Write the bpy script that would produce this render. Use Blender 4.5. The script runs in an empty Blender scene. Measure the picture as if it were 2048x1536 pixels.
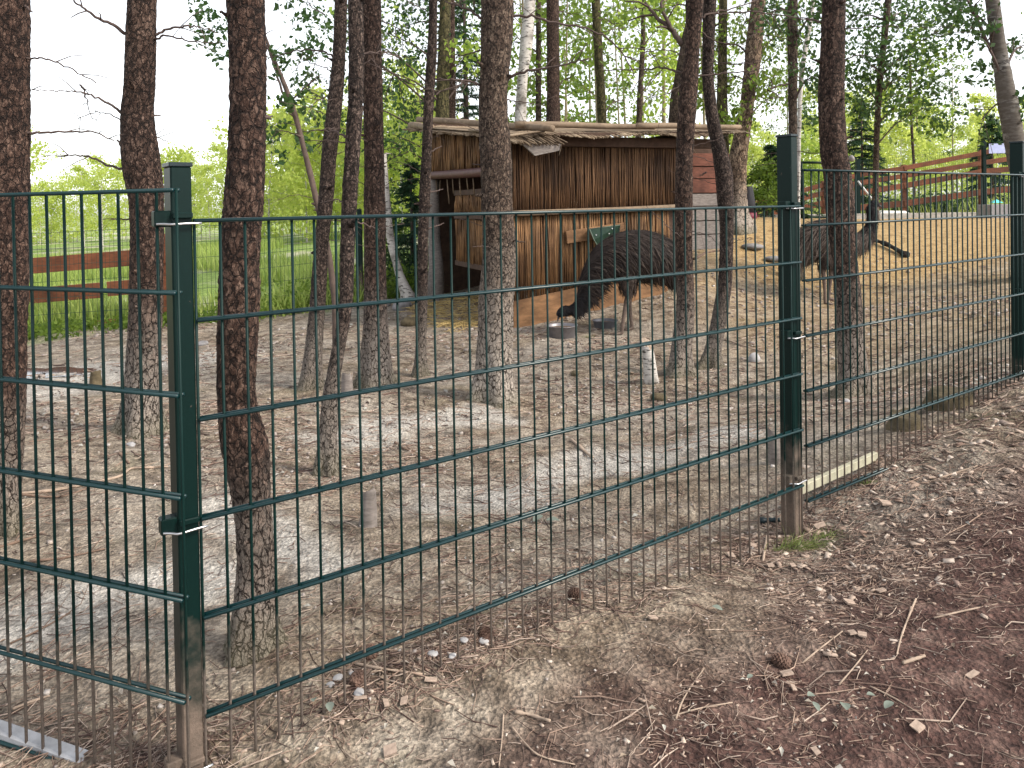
import bpy, math, random
import numpy as np
from mathutils import Vector, Matrix, Euler

random.seed(7)
rng = np.random.default_rng(11)
scene = bpy.context.scene
COL = scene.collection
R = math.radians

# ------------------------------------------------------------------ camera
CAM_Z = 1.25
F = 1540.0                      # focal length in pixels of the 2048 px wide photograph
YC = 430.0                      # principal point row (the photograph is cropped from the top)
PITCH, ROLL = R(-0.75), R(-0.95)
cam_data = bpy.data.cameras.new('camera')
cam = bpy.data.objects.new('camera', cam_data)
COL.objects.link(cam)
CAM_ROT = Euler((R(90) + PITCH, 0, 0)).to_matrix() @ Euler((0, 0, ROLL)).to_matrix()
cam.matrix_world = Matrix.Translation((0, 0, CAM_Z)) @ CAM_ROT.to_4x4()
cam_data.sensor_fit = 'HORIZONTAL'
cam_data.sensor_width = 36.0
cam_data.lens = 36.0 * F / 2048.0
cam_data.shift_y = -(768.0 - YC) / 2048.0
cam_data.clip_start = 0.05
cam_data.clip_end = 1500.0
scene.camera = cam
CR = np.array(CAM_ROT)

def P(x, y, d):
    """World point seen at photo pixel (x, y) at camera depth d (metres)."""
    v = np.array([(x - 1024.0) / F * d, -(y - YC) / F * d, -d])
    return CR @ v + np.array([0, 0, CAM_Z])

# ------------------------------------------------------------------ sky, sun, exposure
SUN_EL, SUN_AZ = R(40), R(112)     # azimuth measured from +Y towards +X
world = bpy.data.worlds.new('World')
scene.world = world
world.use_nodes = True
wn, wl = world.node_tree.nodes, world.node_tree.links
wn.clear()
w_out = wn.new('ShaderNodeOutputWorld')
w_bg = wn.new('ShaderNodeBackground')
w_hs = wn.new('ShaderNodeHueSaturation')
sky = wn.new('ShaderNodeTexSky')
sky.sky_type = 'NISHITA'
sky.sun_disc = False
sky.sun_elevation = SUN_EL
sky.sun_rotation = SUN_AZ
sky.air_density = 1.0
sky.dust_density = 1.2
sky.ozone_density = 1.0
w_hs.inputs['Saturation'].default_value = 0.2
w_hs.inputs['Value'].default_value = 1.0
w_bg.inputs['Strength'].default_value = 0.125
wl.new(sky.outputs[0], w_hs.inputs['Color'])
wl.new(w_hs.outputs[0], w_bg.inputs['Color'])
wl.new(w_bg.outputs[0], w_out.inputs['Surface'])

sun_data = bpy.data.lights.new('sun', 'SUN')
sun_data.energy = 1.5
sun_data.angle = R(16)
sun_data.color = (1.0, 0.90, 0.76)
sun = bpy.data.objects.new('sun', sun_data)
COL.objects.link(sun)
sd = Vector((math.sin(SUN_AZ) * math.cos(SUN_EL), math.cos(SUN_AZ) * math.cos(SUN_EL), math.sin(SUN_EL)))
sun.rotation_euler = sd.to_track_quat('Z', 'Y').to_euler()
sun.location = (0, 0, 30)

scene.view_settings.view_transform = 'Standard'
scene.view_settings.look = 'None'
scene.view_settings.exposure = 1.5
scene.view_settings.gamma = 1.0
scene.view_settings.use_curve_mapping = False
scene.render.engine = 'CYCLES'
scene.cycles.max_bounces = 6
scene.cycles.diffuse_bounces = 3
scene.cycles.transmission_bounces = 4
scene.cycles.transparent_max_bounces = 8

# ------------------------------------------------------------------ numpy noise
def _hash(i, j, k, seed=0):
    n = (i.astype(np.int64) * 73856093) ^ (j.astype(np.int64) * 19349663) ^ (k.astype(np.int64) * 83492791) ^ (seed * 2654435)
    n = (n ^ (n >> 13)) * 1274126177
    n = n & 0x7fffffff
    n = (n ^ (n >> 15)) * 2246822519 & 0x7fffffff
    return (n & 0xffffff) / float(0xffffff)

def vnoise(p, seed=0):
    """Smooth value noise of (N,3) points, 0..1."""
    f = np.floor(p); t = p - f; t = t * t * (3 - 2 * t)
    i, j, k = f[:, 0], f[:, 1], f[:, 2]
    r = 0
    for a in (0, 1):
        for b in (0, 1):
            for c in (0, 1):
                w = (t[:, 0] if a else 1 - t[:, 0]) * (t[:, 1] if b else 1 - t[:, 1]) * (t[:, 2] if c else 1 - t[:, 2])
                r = r + w * _hash(i + a, j + b, k + c, seed)
    return r

def fbm(p, octv=4, seed=0):
    s, amp, tot = 0, 1.0, 0
    for o in range(octv):
        s = s + amp * vnoise(p * (2.03 ** o), seed + o * 17)
        tot += amp; amp *= 0.5
    return s / tot

def worley(p, seed=0):
    """F1, F2 distances of (N,3) points."""
    f = np.floor(p)
    d1 = np.full(len(p), 9.0); d2 = np.full(len(p), 9.0)
    for a in (-1, 0, 1):
        for b in (-1, 0, 1):
            for c in (-1, 0, 1):
                ci, cj, ck = f[:, 0] + a, f[:, 1] + b, f[:, 2] + c
                q = np.stack([ci + _hash(ci, cj, ck, seed), cj + _hash(ci, cj, ck, seed + 1), ck + _hash(ci, cj, ck, seed + 2)], 1)
                d = np.linalg.norm(p - q, axis=1)
                m = d < d1
                d2 = np.where(m, d1, np.minimum(d2, d))
                d1 = np.where(m, d, d1)
    return d1, d2

# ------------------------------------------------------------------ ground height (thin plate through surveyed points)
_pts = [(375,1545,1.53),(1000,1275,2.0),(1400,1140,2.48),(1585,1070,2.8),(1690,985,3.0),(1800,895,3.3),(2040,765,3.95),(0,1500,1.68),(1024,1536,1.6),
        (2048,1536,1.58),(2048,1200,2.15),(1700,1300,1.95),(1400,1400,1.78),(500,1295,2.0),(10,1050,2.9),(280,865,4.25),
        (655,950,3.58),(985,805,5.4),(620,775,5.7),(750,770,5.8),(838,750,6.2),(1360,745,6.2),(1425,730,6.4),(1705,790,5.2),
        (1300,1000,3.2),(1130,672,7.8),(1245,668,8.0),(1030,655,8.63),(870,597,11.4),(1320,565,9.7),(1650,610,9.6),(1420,520,11),
        (1440,443,14),(1700,440,18),(2000,440,15),(1900,600,8),(2000,680,5.5),(500,632,10.2),(200,655,9.5),(0,690,8.8),(720,600,11)]
_cp = [tuple(P(*q)) for q in _pts]
_cp += [(-30,60,-0.4),(0,60,-0.2),(30,60,.6),(-15,25,-.35),(15,30,1.0),(5,32,.75),(0,-3,0.0),(4,0,.22),(-4,0,-.1),(0,0,.03),(1.2,.6,.08),(-6,4,-.05),(9,8,.5)]
_cp = np.array(_cp)
def _tps():
    X = _cp[:, :2]; n = len(X)
    d = np.linalg.norm(X[:, None] - X[None], axis=2)
    K = np.where(d > 0, d * d * np.log(d + 1e-9), 0) + np.eye(n) * 0.06
    Pm = np.c_[np.ones(n), X]
    A = np.zeros((n + 3, n + 3)); A[:n, :n] = K; A[:n, n:] = Pm; A[n:, :n] = Pm.T
    return np.linalg.solve(A, np.r_[_cp[:, 2], 0, 0, 0])
_tw = _tps()
def gz(x, y, detail=True):
    x = np.atleast_1d(np.asarray(x, float)); y = np.atleast_1d(np.asarray(y, float))
    r = np.hypot(x, y); s = np.minimum(1, 55.0 / np.maximum(r, 1e-6))
    xx, yy = x * s, y * s
    d = np.hypot(xx[:, None] - _cp[None, :, 0], yy[:, None] - _cp[None, :, 1])
    z = (np.where(d > 0, d * d * np.log(d + 1e-9), 0)) @ _tw[:-3] + _tw[-3] + _tw[-2] * xx + _tw[-1] * yy
    if detail:
        p = np.stack([x, y, 0 * x], 1)
        z = z + (fbm(p * 1.3, 3, 5) - .5) * .07 * np.clip(r / 4, .3, 1) + (fbm(p * 7, 3, 9) - .5) * .028
        near = np.clip(1.6 - r / 7, 0, 1)
        z = z + near * (fbm(p * 24, 2, 3) - .5) * .010
    return z
def g1(x, y):
    return float(gz(x, y)[0])
def ray_ground(px, py):
    """First ground point under photo pixel (px, py)."""
    d0 = None
    ds = np.geomspace(1.0, 60, 500)
    q = np.array([P(px, py, d) for d in ds])
    h = q[:, 2] - gz(q[:, 0], q[:, 1])
    i = max(1, np.argmax(h < 0)); t = h[i - 1] / (h[i - 1] - h[i]); w = q[i - 1] + (q[i] - q[i - 1]) * t
    w[2] = g1(w[0], w[1]) + .002
    return w, ds[i - 1] + (ds[i] - ds[i - 1]) * t

# fence line (near wire fence) used for zones
FS = P(388, 432, 1.545); FE = P(1597, 413, 2.75); RS = P(1606, 333, 2.775); RE = P(2050, 352, 3.92)
LS = P(352, 376, 1.495); LD = np.array([-0.935, 0.355])
def side_path(x, y):
    """Positive on the visitor path side of the near fence, in metres from it."""
    def sd(a, b):
        t = np.array(b) - np.array(a); t = t / np.linalg.norm(t)
        return (x - a[0]) * t[1] - (y - a[1]) * t[0]
    m = sd(FS[:2], FE[:2]); l = sd(LS[:2] + LD * 2, LS[:2])
    return np.maximum(m, l)
_bx = np.array([-12, -7, -4.5, -3.2, -1.9, -.9, 1.0, 4, 6, 9, 12, 16]); _by = np.array([7.2, 8.3, 9.4, 10.0, 11, 12.2, 14, 19.5, 21, 18.5, 13.5, 8])
def beyond(x, y):
    return y - np.interp(x, _bx, _by)

# ------------------------------------------------------------------ mesh + object helpers
def mesh_from(name, verts, faces, mats=(), smooth=False, attrs=None, fmat=None):
    """verts (N,3); faces list of tuples or (M,k) array."""
    me = bpy.data.meshes.new(name)
    verts = np.asarray(verts, dtype=np.float32)
    if isinstance(faces, np.ndarray):
        k = faces.shape[1]; M_ = len(faces)
        me.vertices.add(len(verts)); me.vertices.foreach_set('co', verts.ravel())
        me.loops.add(M_ * k); me.loops.foreach_set('vertex_index', faces.astype(np.int32).ravel())
        me.polygons.add(M_)
        me.polygons.foreach_set('loop_start', np.arange(0, M_ * k, k, dtype=np.int32))
        me.polygons.foreach_set('loop_total', np.full(M_, k, dtype=np.int32))
    else:
        me.from_pydata([tuple(map(float, v)) for v in verts], [], faces)
    for m in mats: me.materials.append(m)
    if fmat is not None: me.polygons.foreach_set('material_index', np.asarray(fmat, dtype=np.int32))
    if smooth: me.polygons.foreach_set('use_smooth', np.ones(len(me.polygons), dtype=bool))
    if attrs:
        for an, arr in attrs.items():
            a = me.color_attributes.new(an, 'FLOAT_COLOR', 'POINT')
            a.data.foreach_set('color', np.asarray(arr, dtype=np.float32).ravel())
    me.update(); me.validate()
    return me

ORG = {}
def thing(name, label, cat, loc=(0, 0, 0), group=None):
    o = bpy.data.objects.new(name, None)
    COL.objects.link(o); o.location = loc; o.empty_display_size = .1
    ORG[o.name] = np.array(loc, float)
    o['label'] = label; o['category'] = cat
    if group: o['group'] = group
    return o
def sub_empty(name, parent, label=None):
    o = bpy.data.objects.new(name, None); COL.objects.link(o); o.parent = parent
    ORG[o.name] = ORG[parent.name]
    if label: o['label'] = label
    return o
def part(name, mesh, parent, label=None, kind=None, loc=(0, 0, 0)):
    """A mesh (already in the thing's own coordinates) as a part."""
    o = bpy.data.objects.new(name, mesh); COL.objects.link(o); o.parent = parent; o.location = loc
    ORG[o.name] = ORG[parent.name] + np.array(loc)
    if label: o['label'] = label
    if kind: o['kind'] = kind
    return o
def solo(name, mesh, label, cat, loc=(0, 0, 0), group=None, kind=None, rot=None):
    o = bpy.data.objects.new(name, mesh); COL.objects.link(o); o.location = loc
    if rot: o.rotation_euler = rot
    ORG[o.name] = np.array(loc, float)
    if label: o['label'] = label
    if cat: o['category'] = cat
    if group: o['group'] = group
    if kind: o['kind'] = kind
    return o
def mass(name, mesh, kind, label=None, loc=(0, 0, 0)):
    o = bpy.data.objects.new(name, mesh); COL.objects.link(o); o['kind'] = kind; o.location = loc
    if label: o['label'] = label
    return o

class MB:
    """Collects shapes in world coordinates, builds ONE mesh relative to an origin."""
    def __init__(s, origin=(0, 0, 0)):
        s.v, s.f, s.o = [], [], np.array(origin, float)
    def add(s, v, f):
        n = len(s.v); s.v.extend([np.asarray(q, float) for q in v]); s.f.extend([tuple(i + n for i in q) for q in f])
    def box(s, c, ax, h, bev=0.0):
        """centre, 3x3 axes rows (or None), half sizes; bev = chamfer."""
        ax = np.eye(3) if ax is None else np.asarray(ax, float); c = np.asarray(c, float)
        if bev <= 0:
            v = [c + ax[0] * h[0] * i + ax[1] * h[1] * j + ax[2] * h[2] * k for i in (-1, 1) for j in (-1, 1) for k in (-1, 1)]
            s.add(v, [(0, 1, 3, 2), (4, 6, 7, 5), (0, 4, 5, 1), (2, 3, 7, 6), (0, 2, 6, 4), (1, 5, 7, 3)])
        else:
            ring = []
            for (i, j) in ((-1, -1), (1, -1), (1, 1), (-1, 1)):
                if i * j > 0: ring += [(i * h[0], j * (h[1] - bev)), (i * (h[0] - bev), j * h[1])] if i > 0 else [(i * h[0], j * (h[1] - bev)), (i * (h[0] - bev), j * h[1])]
                else: ring += [(i * (h[0] - bev), j * h[1]), (i * h[0], j * (h[1] - bev))]
            # order by angle
            ring = sorted(ring, key=lambda q: math.atan2(q[1], q[0]))
            v = []
            for k, sh in ((-1, 1 - bev / max(h[0], 1e-6)), (-1, None), (1, None), (1, 1)):
                pass
            for zz, sc in ((-h[2], bev), (-h[2] + bev, 0), (h[2] - bev, 0), (h[2], bev)):
                for (a, b) in ring:
                    aa = a - math.copysign(min(sc, abs(a)), a); bb = b - math.copysign(min(sc, abs(b)), b)
                    v.append(c + ax[0] * aa + ax[1] * bb + ax[2] * zz)
            f = []
            for k in range(3):
                for i in range(8):
                    f.append((k * 8 + i, k * 8 + (i + 1) % 8, (k + 1) * 8 + (i + 1) % 8, (k + 1) * 8 + i))
            f += [tuple(range(7, -1, -1)), tuple(range(24, 32))]
            s.add(v, f)
        return s
    def tube(s, pts, rad, n=8, cap=True):
        pts = [np.asarray(p, float) for p in pts]
        if np.isscalar(rad): rad = [rad] * len(pts)
        v, f = [], []; up = None
        for i, p in enumerate(pts):
            t = pts[min(i + 1, len(pts) - 1)] - pts[max(i - 1, 0)]
            t = t / (np.linalg.norm(t) + 1e-9)
            if up is None:
                up = np.array([0, 0, 1.0]) if abs(t[2]) < .9 else np.array([1.0, 0, 0])
            a = np.cross(t, up); a /= np.linalg.norm(a) + 1e-9; b = np.cross(a, t); up = b
            for k in range(n):
                th = 2 * math.pi * k / n
                v.append(p + rad[i] * (a * math.cos(th) + b * math.sin(th)))
        for i in range(len(pts) - 1):
            for k in range(n):
                f.append((i * n + k, i * n + (k + 1) % n, (i + 1) * n + (k + 1) % n, (i + 1) * n + k))
        if cap:
            f.append(tuple(range(n - 1, -1, -1))); m = (len(pts) - 1) * n; f.append(tuple(range(m, m + n)))
        s.add(v, f); return s
    def mesh(s, name, mat, smooth=False):
        v = np.array(s.v) - s.o
        return mesh_from(name, v, s.f, [mat] if mat else [], smooth)

def spline(pts, n):
    """Catmull-Rom through control points (any dimension)."""
    p = np.asarray(pts, float); m = len(p)
    q = np.vstack([2 * p[0] - p[1], p, 2 * p[-1] - p[-2]])
    t = np.linspace(0, m - 1, n); i = np.minimum(t.astype(int), m - 2); u = (t - i)[:, None]
    a, b, c, d = q[i], q[i + 1], q[i + 2], q[i + 3]
    return .5 * (2 * b + (c - a) * u + (2 * a - 5 * b + 4 * c - d) * u ** 2 + (3 * b - a - 3 * c + d) * u ** 3)

# ------------------------------------------------------------------ materials
class NT:
    def __init__(s, name):
        s.m = bpy.data.materials.new(name); s.m.use_nodes = True
        s.t = s.m.node_tree; s.n = s.t.nodes; s.l = s.t.links
        s.b = s.n['Principled BSDF']; s.b.inputs['Roughness'].default_value = .85
        s.out = s.n['Material Output']
        try: s.b.inputs['Specular IOR Level'].default_value = .3
        except Exception: pass
    def new(s, typ, **kw):
        nd = s.n.new(typ)
        for k, v in kw.items(): setattr(nd, k, v)
        return nd
    def link(s, a, b): s.l.new(a, b)
    def coord(s, which='Object', scale=(1, 1, 1), rot=(0, 0, 0)):
        if which == 'World': src = s.new('ShaderNodeNewGeometry').outputs['Position']
        else: src = s.new('ShaderNodeTexCoord').outputs[which]
        mp = s.new('ShaderNodeMapping'); mp.inputs['Scale'].default_value = scale; mp.inputs['Rotation'].default_value = rot
        s.link(src, mp.inputs['Vector']); return mp.outputs[0]
    def noise(s, vec, scale, detail=4, rough=.55, dist=0, out='Fac'):
        n = s.new('ShaderNodeTexNoise'); n.inputs['Scale'].default_value = scale; n.inputs['Detail'].default_value = detail
        n.inputs['Roughness'].default_value = rough; n.inputs['Distortion'].default_value = dist
        if vec is not None: s.link(vec, n.inputs['Vector'])
        return n.outputs[out]
    def voro(s, vec, scale, feature='F1', out='Distance', rand=1.0):
        n = s.new('ShaderNodeTexVoronoi', feature=feature); n.inputs['Scale'].default_value = scale; n.inputs['Randomness'].default_value = rand
        if vec is not None: s.link(vec, n.inputs['Vector'])
        return n.outputs[out]
    def ramp(s, fac, stops, interp='LINEAR'):
        r = s.new('ShaderNodeValToRGB'); r.color_ramp.interpolation = interp
        e = r.color_ramp.elements
        while len(e) < len(stops): e.new(.5)
        for k, (p, c) in enumerate(stops):
            e[k].position = p; e[k].color = (c, c, c, 1) if np.isscalar(c) else tuple(c) + (1,)
        s.link(fac, r.inputs['Fac']); return r.outputs['Color']
    def mix(s, fac, a, b, mode='MIX'):
        n = s.new('ShaderNodeMix', data_type='RGBA', blend_type=mode)
        def put(i, v):
            if hasattr(v, 'is_linked') or hasattr(v, 'links'): s.link(v, n.inputs[i])
            elif np.isscalar(v): n.inputs[i].default_value = v if i == 0 else (v, v, v, 1)
            else: n.inputs[i].default_value = tuple(v) + (1,)
        put(0, fac); put(6, a); put(7, b); return n.outputs[2]
    def math(s, op, a, b=None, clamp=False):
        n = s.new('ShaderNodeMath', operation=op); n.use_clamp = clamp
        for i, v in enumerate((a, b)):
            if v is None: continue
            if np.isscalar(v): n.inputs[i].default_value = v
            else: s.link(v, n.inputs[i])
        return n.outputs[0]
    def sep(s, vec):
        n = s.new('ShaderNodeSeparateXYZ'); s.link(vec, n.inputs[0]); return n.outputs
    def col(s, c):
        if hasattr(c, 'links'): s.link(c, s.b.inputs['Base Color'])
        else: s.b.inputs['Base Color'].default_value = tuple(c) + (1,)
        return s
    def bump(s, h, strength=.5, dist=.01):
        n = s.new('ShaderNodeBump'); n.inputs['Strength'].default_value = strength; n.inputs['Distance'].default_value = dist
        s.link(h, n.inputs['Height']); s.link(n.outputs[0], s.b.inputs['Normal']); return s
    def rough(s, v): 
        if np.isscalar(v): s.b.inputs['Roughness'].default_value = v
        else: s.link(v, s.b.inputs['Roughness'])
        return s
    def objrand(s):
        return s.new('ShaderNodeObjectInfo').outputs['Random']
    def island(s):
        return s.new('ShaderNodeNewGeometry').outputs['Random Per Island']

def m_ground():
    k = NT('soil')
    pos = k.coord('World')
    at = k.new('ShaderNodeVertexColor', layer_name='zone')
    sp = k.new('ShaderNodeSeparateColor'); k.link(at.outputs['Color'], sp.inputs[0])
    n1 = k.noise(pos, 1.1, 5, .6); n2 = k.noise(pos, 9, 6, .65); n3 = k.noise(pos, 60, 5, .7); v = k.voro(pos, 85)
    stretched = k.coord('World', (1, .55, 1), (0, 0, .5))
    n4 = k.noise(stretched, 140, 3, .6)
    soil = k.ramp(n2, [(.30, (.045, .031, .021)), (.43, (.150, .112, .079)), (.55, (.275, .220, .163)), (.74, (.43, .365, .285))])
    pale = k.ramp(n1, [(.42, 0), (.62, 1)])
    soil = k.mix(k.math('MULTIPLY', pale, .5), soil, k.ramp(n2, [(.3, (.20, .175, .15)), (.5, (.36, .325, .285)), (.75, (.48, .44, .39))]))
    mossy = k.ramp(k.noise(pos, 2.3, 5, .65), [(.55, 0), (.72, 1)])
    soil = k.mix(k.math('MULTIPLY', mossy, .55), soil, (.105, .095, .05))
    sand = k.ramp(n2, [(.3, (.22, .135, .06)), (.5, (.41, .275, .125)), (.75, (.53, .385, .20))])
    mulch = k.ramp(n2, [(.3, (.036, .018, .014)), (.48, (.085, .045, .037)), (.62, (.15, .092, .075)), (.8, (.25, .175, .14))])
    green = k.ramp(n2, [(.3, (.09, .15, .03)), (.55, (.22, .32, .07)), (.8, (.38, .44, .16))])
    green = k.mix(k.ramp(k.noise(pos, .35, 3), [(.5, 0), (.62, .8)]), green, (.50, .46, .36))
    soil = k.mix(k.math('MULTIPLY', at.outputs['Alpha'], .85), soil, k.ramp(n2, [(.3, (.26, .235, .21)), (.5, (.44, .41, .37)), (.75, (.56, .53, .485))]))
    c = k.mix(sp.outputs[0], soil, mulch)
    c = k.mix(sp.outputs[2], c, sand)
    c = k.mix(sp.outputs[1], c, green)
    grain = k.ramp(n3, [(.32, .40), (.5, .98), (.68, 1.65)])
    c = k.mix(1.0, c, grain, 'MULTIPLY')
    fleck = k.ramp(n4, [(.63, 0), (.70, 1)])
    c = k.mix(k.math('MULTIPLY', k.math('MULTIPLY', fleck, k.math('SUBTRACT', 1.0, k.math('MULTIPLY', sp.outputs[0], .75))), .45), c, (.46, .38, .31))
    k.col(c).rough(.95)
    h = k.math('ADD', k.math('MULTIPLY', n2, 1.3), k.math('ADD', k.math('MULTIPLY', n3, .8), k.math('MULTIPLY', v, .6)))
    k.bump(h, .9, .02)
    return k.m

def m_bark(name, dark, mid, light, base_pale=.8, scale=26, flat=False, zpale=.55):
    """Plated bark; the foot of the trunk is dusty (object z 0 is the ground)."""
    k = NT(name)
    pos = k.coord('Object'); st = k.coord('Object', (1, 1, .5))
    wob = k.noise(pos, 18, 3, .6, out='Color')
    ad = k.new('ShaderNodeVectorMath', operation='MULTIPLY_ADD'); k.link(wob, ad.inputs[0]); ad.inputs[1].default_value = (.035, .035, .035); k.link(st, ad.inputs[2])
    edge = k.voro(ad.outputs[0], scale, 'DISTANCE_TO_EDGE'); edge2 = k.voro(ad.outputs[0], scale * 2.3, 'DISTANCE_TO_EDGE')
    cell = k.voro(ad.outputs[0], scale * 1.4, 'F1', 'Color')
    cs = k.new('ShaderNodeSeparateColor'); k.link(cell, cs.inputs[0])
    n1 = k.noise(pos, 4, 5, .6); n2 = k.noise(pos, 55, 5, .75); n4 = k.noise(k.coord('Object', (1, 1, .62)), scale * 1.7, 6, .68, .4)
    tone = k.math('ADD', k.math('MULTIPLY', cs.outputs[0], .28), k.math('ADD', k.math('MULTIPLY', n1, .35), k.math('MULTIPLY', n2, .35)))
    plate = k.ramp(tone, [(.30, dark), (.52, mid), (.78, light)])
    flake = k.ramp(n4, [(.55, 0), (.66, .9)])
    plate = k.mix(flake, plate, tuple(min(1, 1.25 * q) for q in light))
    shade = k.ramp(n4, [(.34, 1), (.45, 0)])
    plate = k.mix(shade, plate, tuple(.5 * q for q in dark))
    wobble = k.math('MULTIPLY', k.math('SUBTRACT', n2, .5), .28)
    crack = k.math('MULTIPLY', k.ramp(k.math('ADD', edge, wobble), [(0.0, .0), (.085, 1)]), k.ramp(k.math('ADD', edge2, wobble), [(.0, .45), (.06, 1)]))
    c = k.mix(crack, tuple(.45 * q for q in dark), plate)
    z = k.sep(pos)[2]
    dust = k.math('SUBTRACT', 1.0, k.math('DIVIDE', k.math('ADD', z, k.math('MULTIPLY', k.math('SUBTRACT', n1, .5), .7)), zpale), True)
    c2 = k.mix(k.math('MULTIPLY', k.math('MULTIPLY', dust, crack), base_pale), c, (.42, .37, .32))
    foot = k.math('SUBTRACT', 1.0, k.math('DIVIDE', k.math('ADD', z, k.math('MULTIPLY', k.math('SUBTRACT', n1, .5), .2)), .13), True)
    c2 = k.mix(k.math('MULTIPLY', foot, .6), c2, (.15, .135, .08))
    k.col(c2).rough(.93)
    h = k.math('ADD', k.math('MULTIPLY', crack, .7), k.math('ADD', k.math('MULTIPLY', n2, .5), k.math('MULTIPLY', n4, .5)))
    k.bump(h, 1.0, .014)
    return k.m

def m_birch(name='birch_bark', lo=.55, dk=.5, br=1.0):
    k = NT(name)
    pos = k.coord('Object', (1, 1, 3.5)); p2 = k.coord('Object')
    n = k.noise(pos, 9, 5, .65); n2 = k.noise(p2, 3.2, 3, .6); n3 = k.noise(k.coord('Object', (1, 1, 8)), 22, 2, .5)
    c = k.ramp(n3, [(.3, tuple(q * br for q in (.36, .33, .30))), (.6, tuple(q * br for q in (.55, .52, .48)))])
    c = k.mix(k.ramp(n, [(lo, 0), (lo + .06, 1)]), c, (.035, .03, .028))
    c = k.mix(k.ramp(n2, [(dk, 0), (dk + .18, .85)]), c, (.09, .075, .06))
    k.col(c).rough(.8); k.bump(n, .5, .006); return k.m

def m_leaf(name, c1, c2, trans=.5):
    k = NT(name)
    c = k.mix(k.island(), c1, c2)
    k.col(c).rough(.55)
    tr = k.new('ShaderNodeBsdfTranslucent'); mx = k.new('ShaderNodeMixShader')
    tc = k.mix(.5, c, tuple(min(1, q * 1.9) for q in c2)); k.link(tc, tr.inputs['Color'])
    mx.inputs[0].default_value = trans
    k.link(k.b.outputs[0], mx.inputs[1]); k.link(tr.outputs[0], mx.inputs[2]); k.link(mx.outputs[0], k.out.inputs['Surface'])
    return k.m

def m_green_metal():
    k = NT('green_powder_coat')
    pos = k.coord('World'); n = k.noise(pos, 14, 5, .65); n2 = k.noise(pos, 180, 4, .7)
    c = k.mix(k.ramp(n2, [(.5, 0), (.75, .5)]), (.0012, .012, .0105), (.003, .020, .018))
    z = k.sep(pos)[2]
    g = k.math('SUBTRACT', z, k.math('MULTIPLY', k.math('SUBTRACT', n, .5), .5))
    dirt = k.math('SUBTRACT', 1.0, k.math('DIVIDE', k.math('SUBTRACT', g, .14), .30), True)
    sp = k.ramp(k.noise(pos, 55, 3, .6), [(.70, 0), (.76, .55)])
    f = k.math('MULTIPLY', k.math('MAXIMUM', k.math('MULTIPLY', dirt, k.ramp(n2, [(.2, .75), (.7, 1)])), sp), .9)
    c = k.mix(f, c, k.mix(n, (.10, .075, .06), (.24, .18, .145)))
    k.col(c); k.rough(k.mix(f, .42, 1.0)); k.link(k.math('MULTIPLY', k.math('SUBTRACT', 1.0, f), .16), k.b.inputs['Specular IOR Level']); k.bump(k.math('MULTIPLY', f, n2), .5, .003)
    return k.m

def m_wire_metal():
    k = NT('green_wire_coat')
    pos = k.coord('World'); n = k.noise(pos, 22, 4, .6); n2 = k.noise(pos, 120, 3, .7)
    z = k.sep(pos)[2]
    g = k.math('SUBTRACT', z, k.math('MULTIPLY', k.math('SUBTRACT', n, .5), .28))
    dirt = k.math('SUBTRACT', 1.0, k.math('DIVIDE', k.math('SUBTRACT', g, .24), .14), True)
    dirt = k.math('MULTIPLY', dirt, k.ramp(n2, [(.3, .6), (.6, 1)]))
    c = k.mix(k.math('MULTIPLY', dirt, .85), (.003, .018, .016), (.24, .19, .16))
    k.col(c); k.rough(k.mix(dirt, .45, .9)); k.b.inputs['Specular IOR Level'].default_value = .14
    return k.m

def m_rail_metal():
    k = NT('teal_rod_coat'); n = k.noise(k.coord('World'), 60, 4, .7)
    k.col(k.mix(k.ramp(n, [(.55, 0), (.75, .5)]), (.0025, .024, .027), (.02, .05, .047))).rough(.3); k.b.inputs['Specular IOR Level'].default_value = .45
    return k.m

def m_plain(name, c, rough=.7, metal=0, var=.35, scale=12, bump=.3, bs=40, stretch=(1, 1, 1), dist=.004):
    k = NT(name); pos = k.coord('Object', stretch)
    n = k.noise(pos, scale, 5, .6)
    lo = tuple(q * (1 - var) for q in c); hi = tuple(min(1, q * (1 + var)) for q in c)
    k.col(k.mix(k.ramp(n, [(.3, 0), (.7, 1)]), lo, hi)).rough(rough)
    k.b.inputs['Metallic'].default_value = metal
    if bump: k.bump(k.noise(pos, bs, 4, .6), bump, dist)
    return k.m

def m_island(name, cols, rough=.85, bump=.4, bs=60, stretch=(1, 1, 1), obj=False):
    """Colour varies piece by piece (per island, or per object)."""
    k = NT(name); pos = k.coord('Object', stretch)
    r = k.objrand() if obj else k.island()
    st = [(i / max(1, len(cols) - 1), c) for i, c in enumerate(cols)]
    c = k.ramp(r, st); n = k.noise(pos, bs, 4, .65)
    c = k.mix(1.0, c, k.ramp(n, [(.3, .7), (.7, 1.25)]), 'MULTIPLY')
    k.col(c).rough(rough)
    if bump: k.bump(n, bump, .004)
    return k.m

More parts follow.
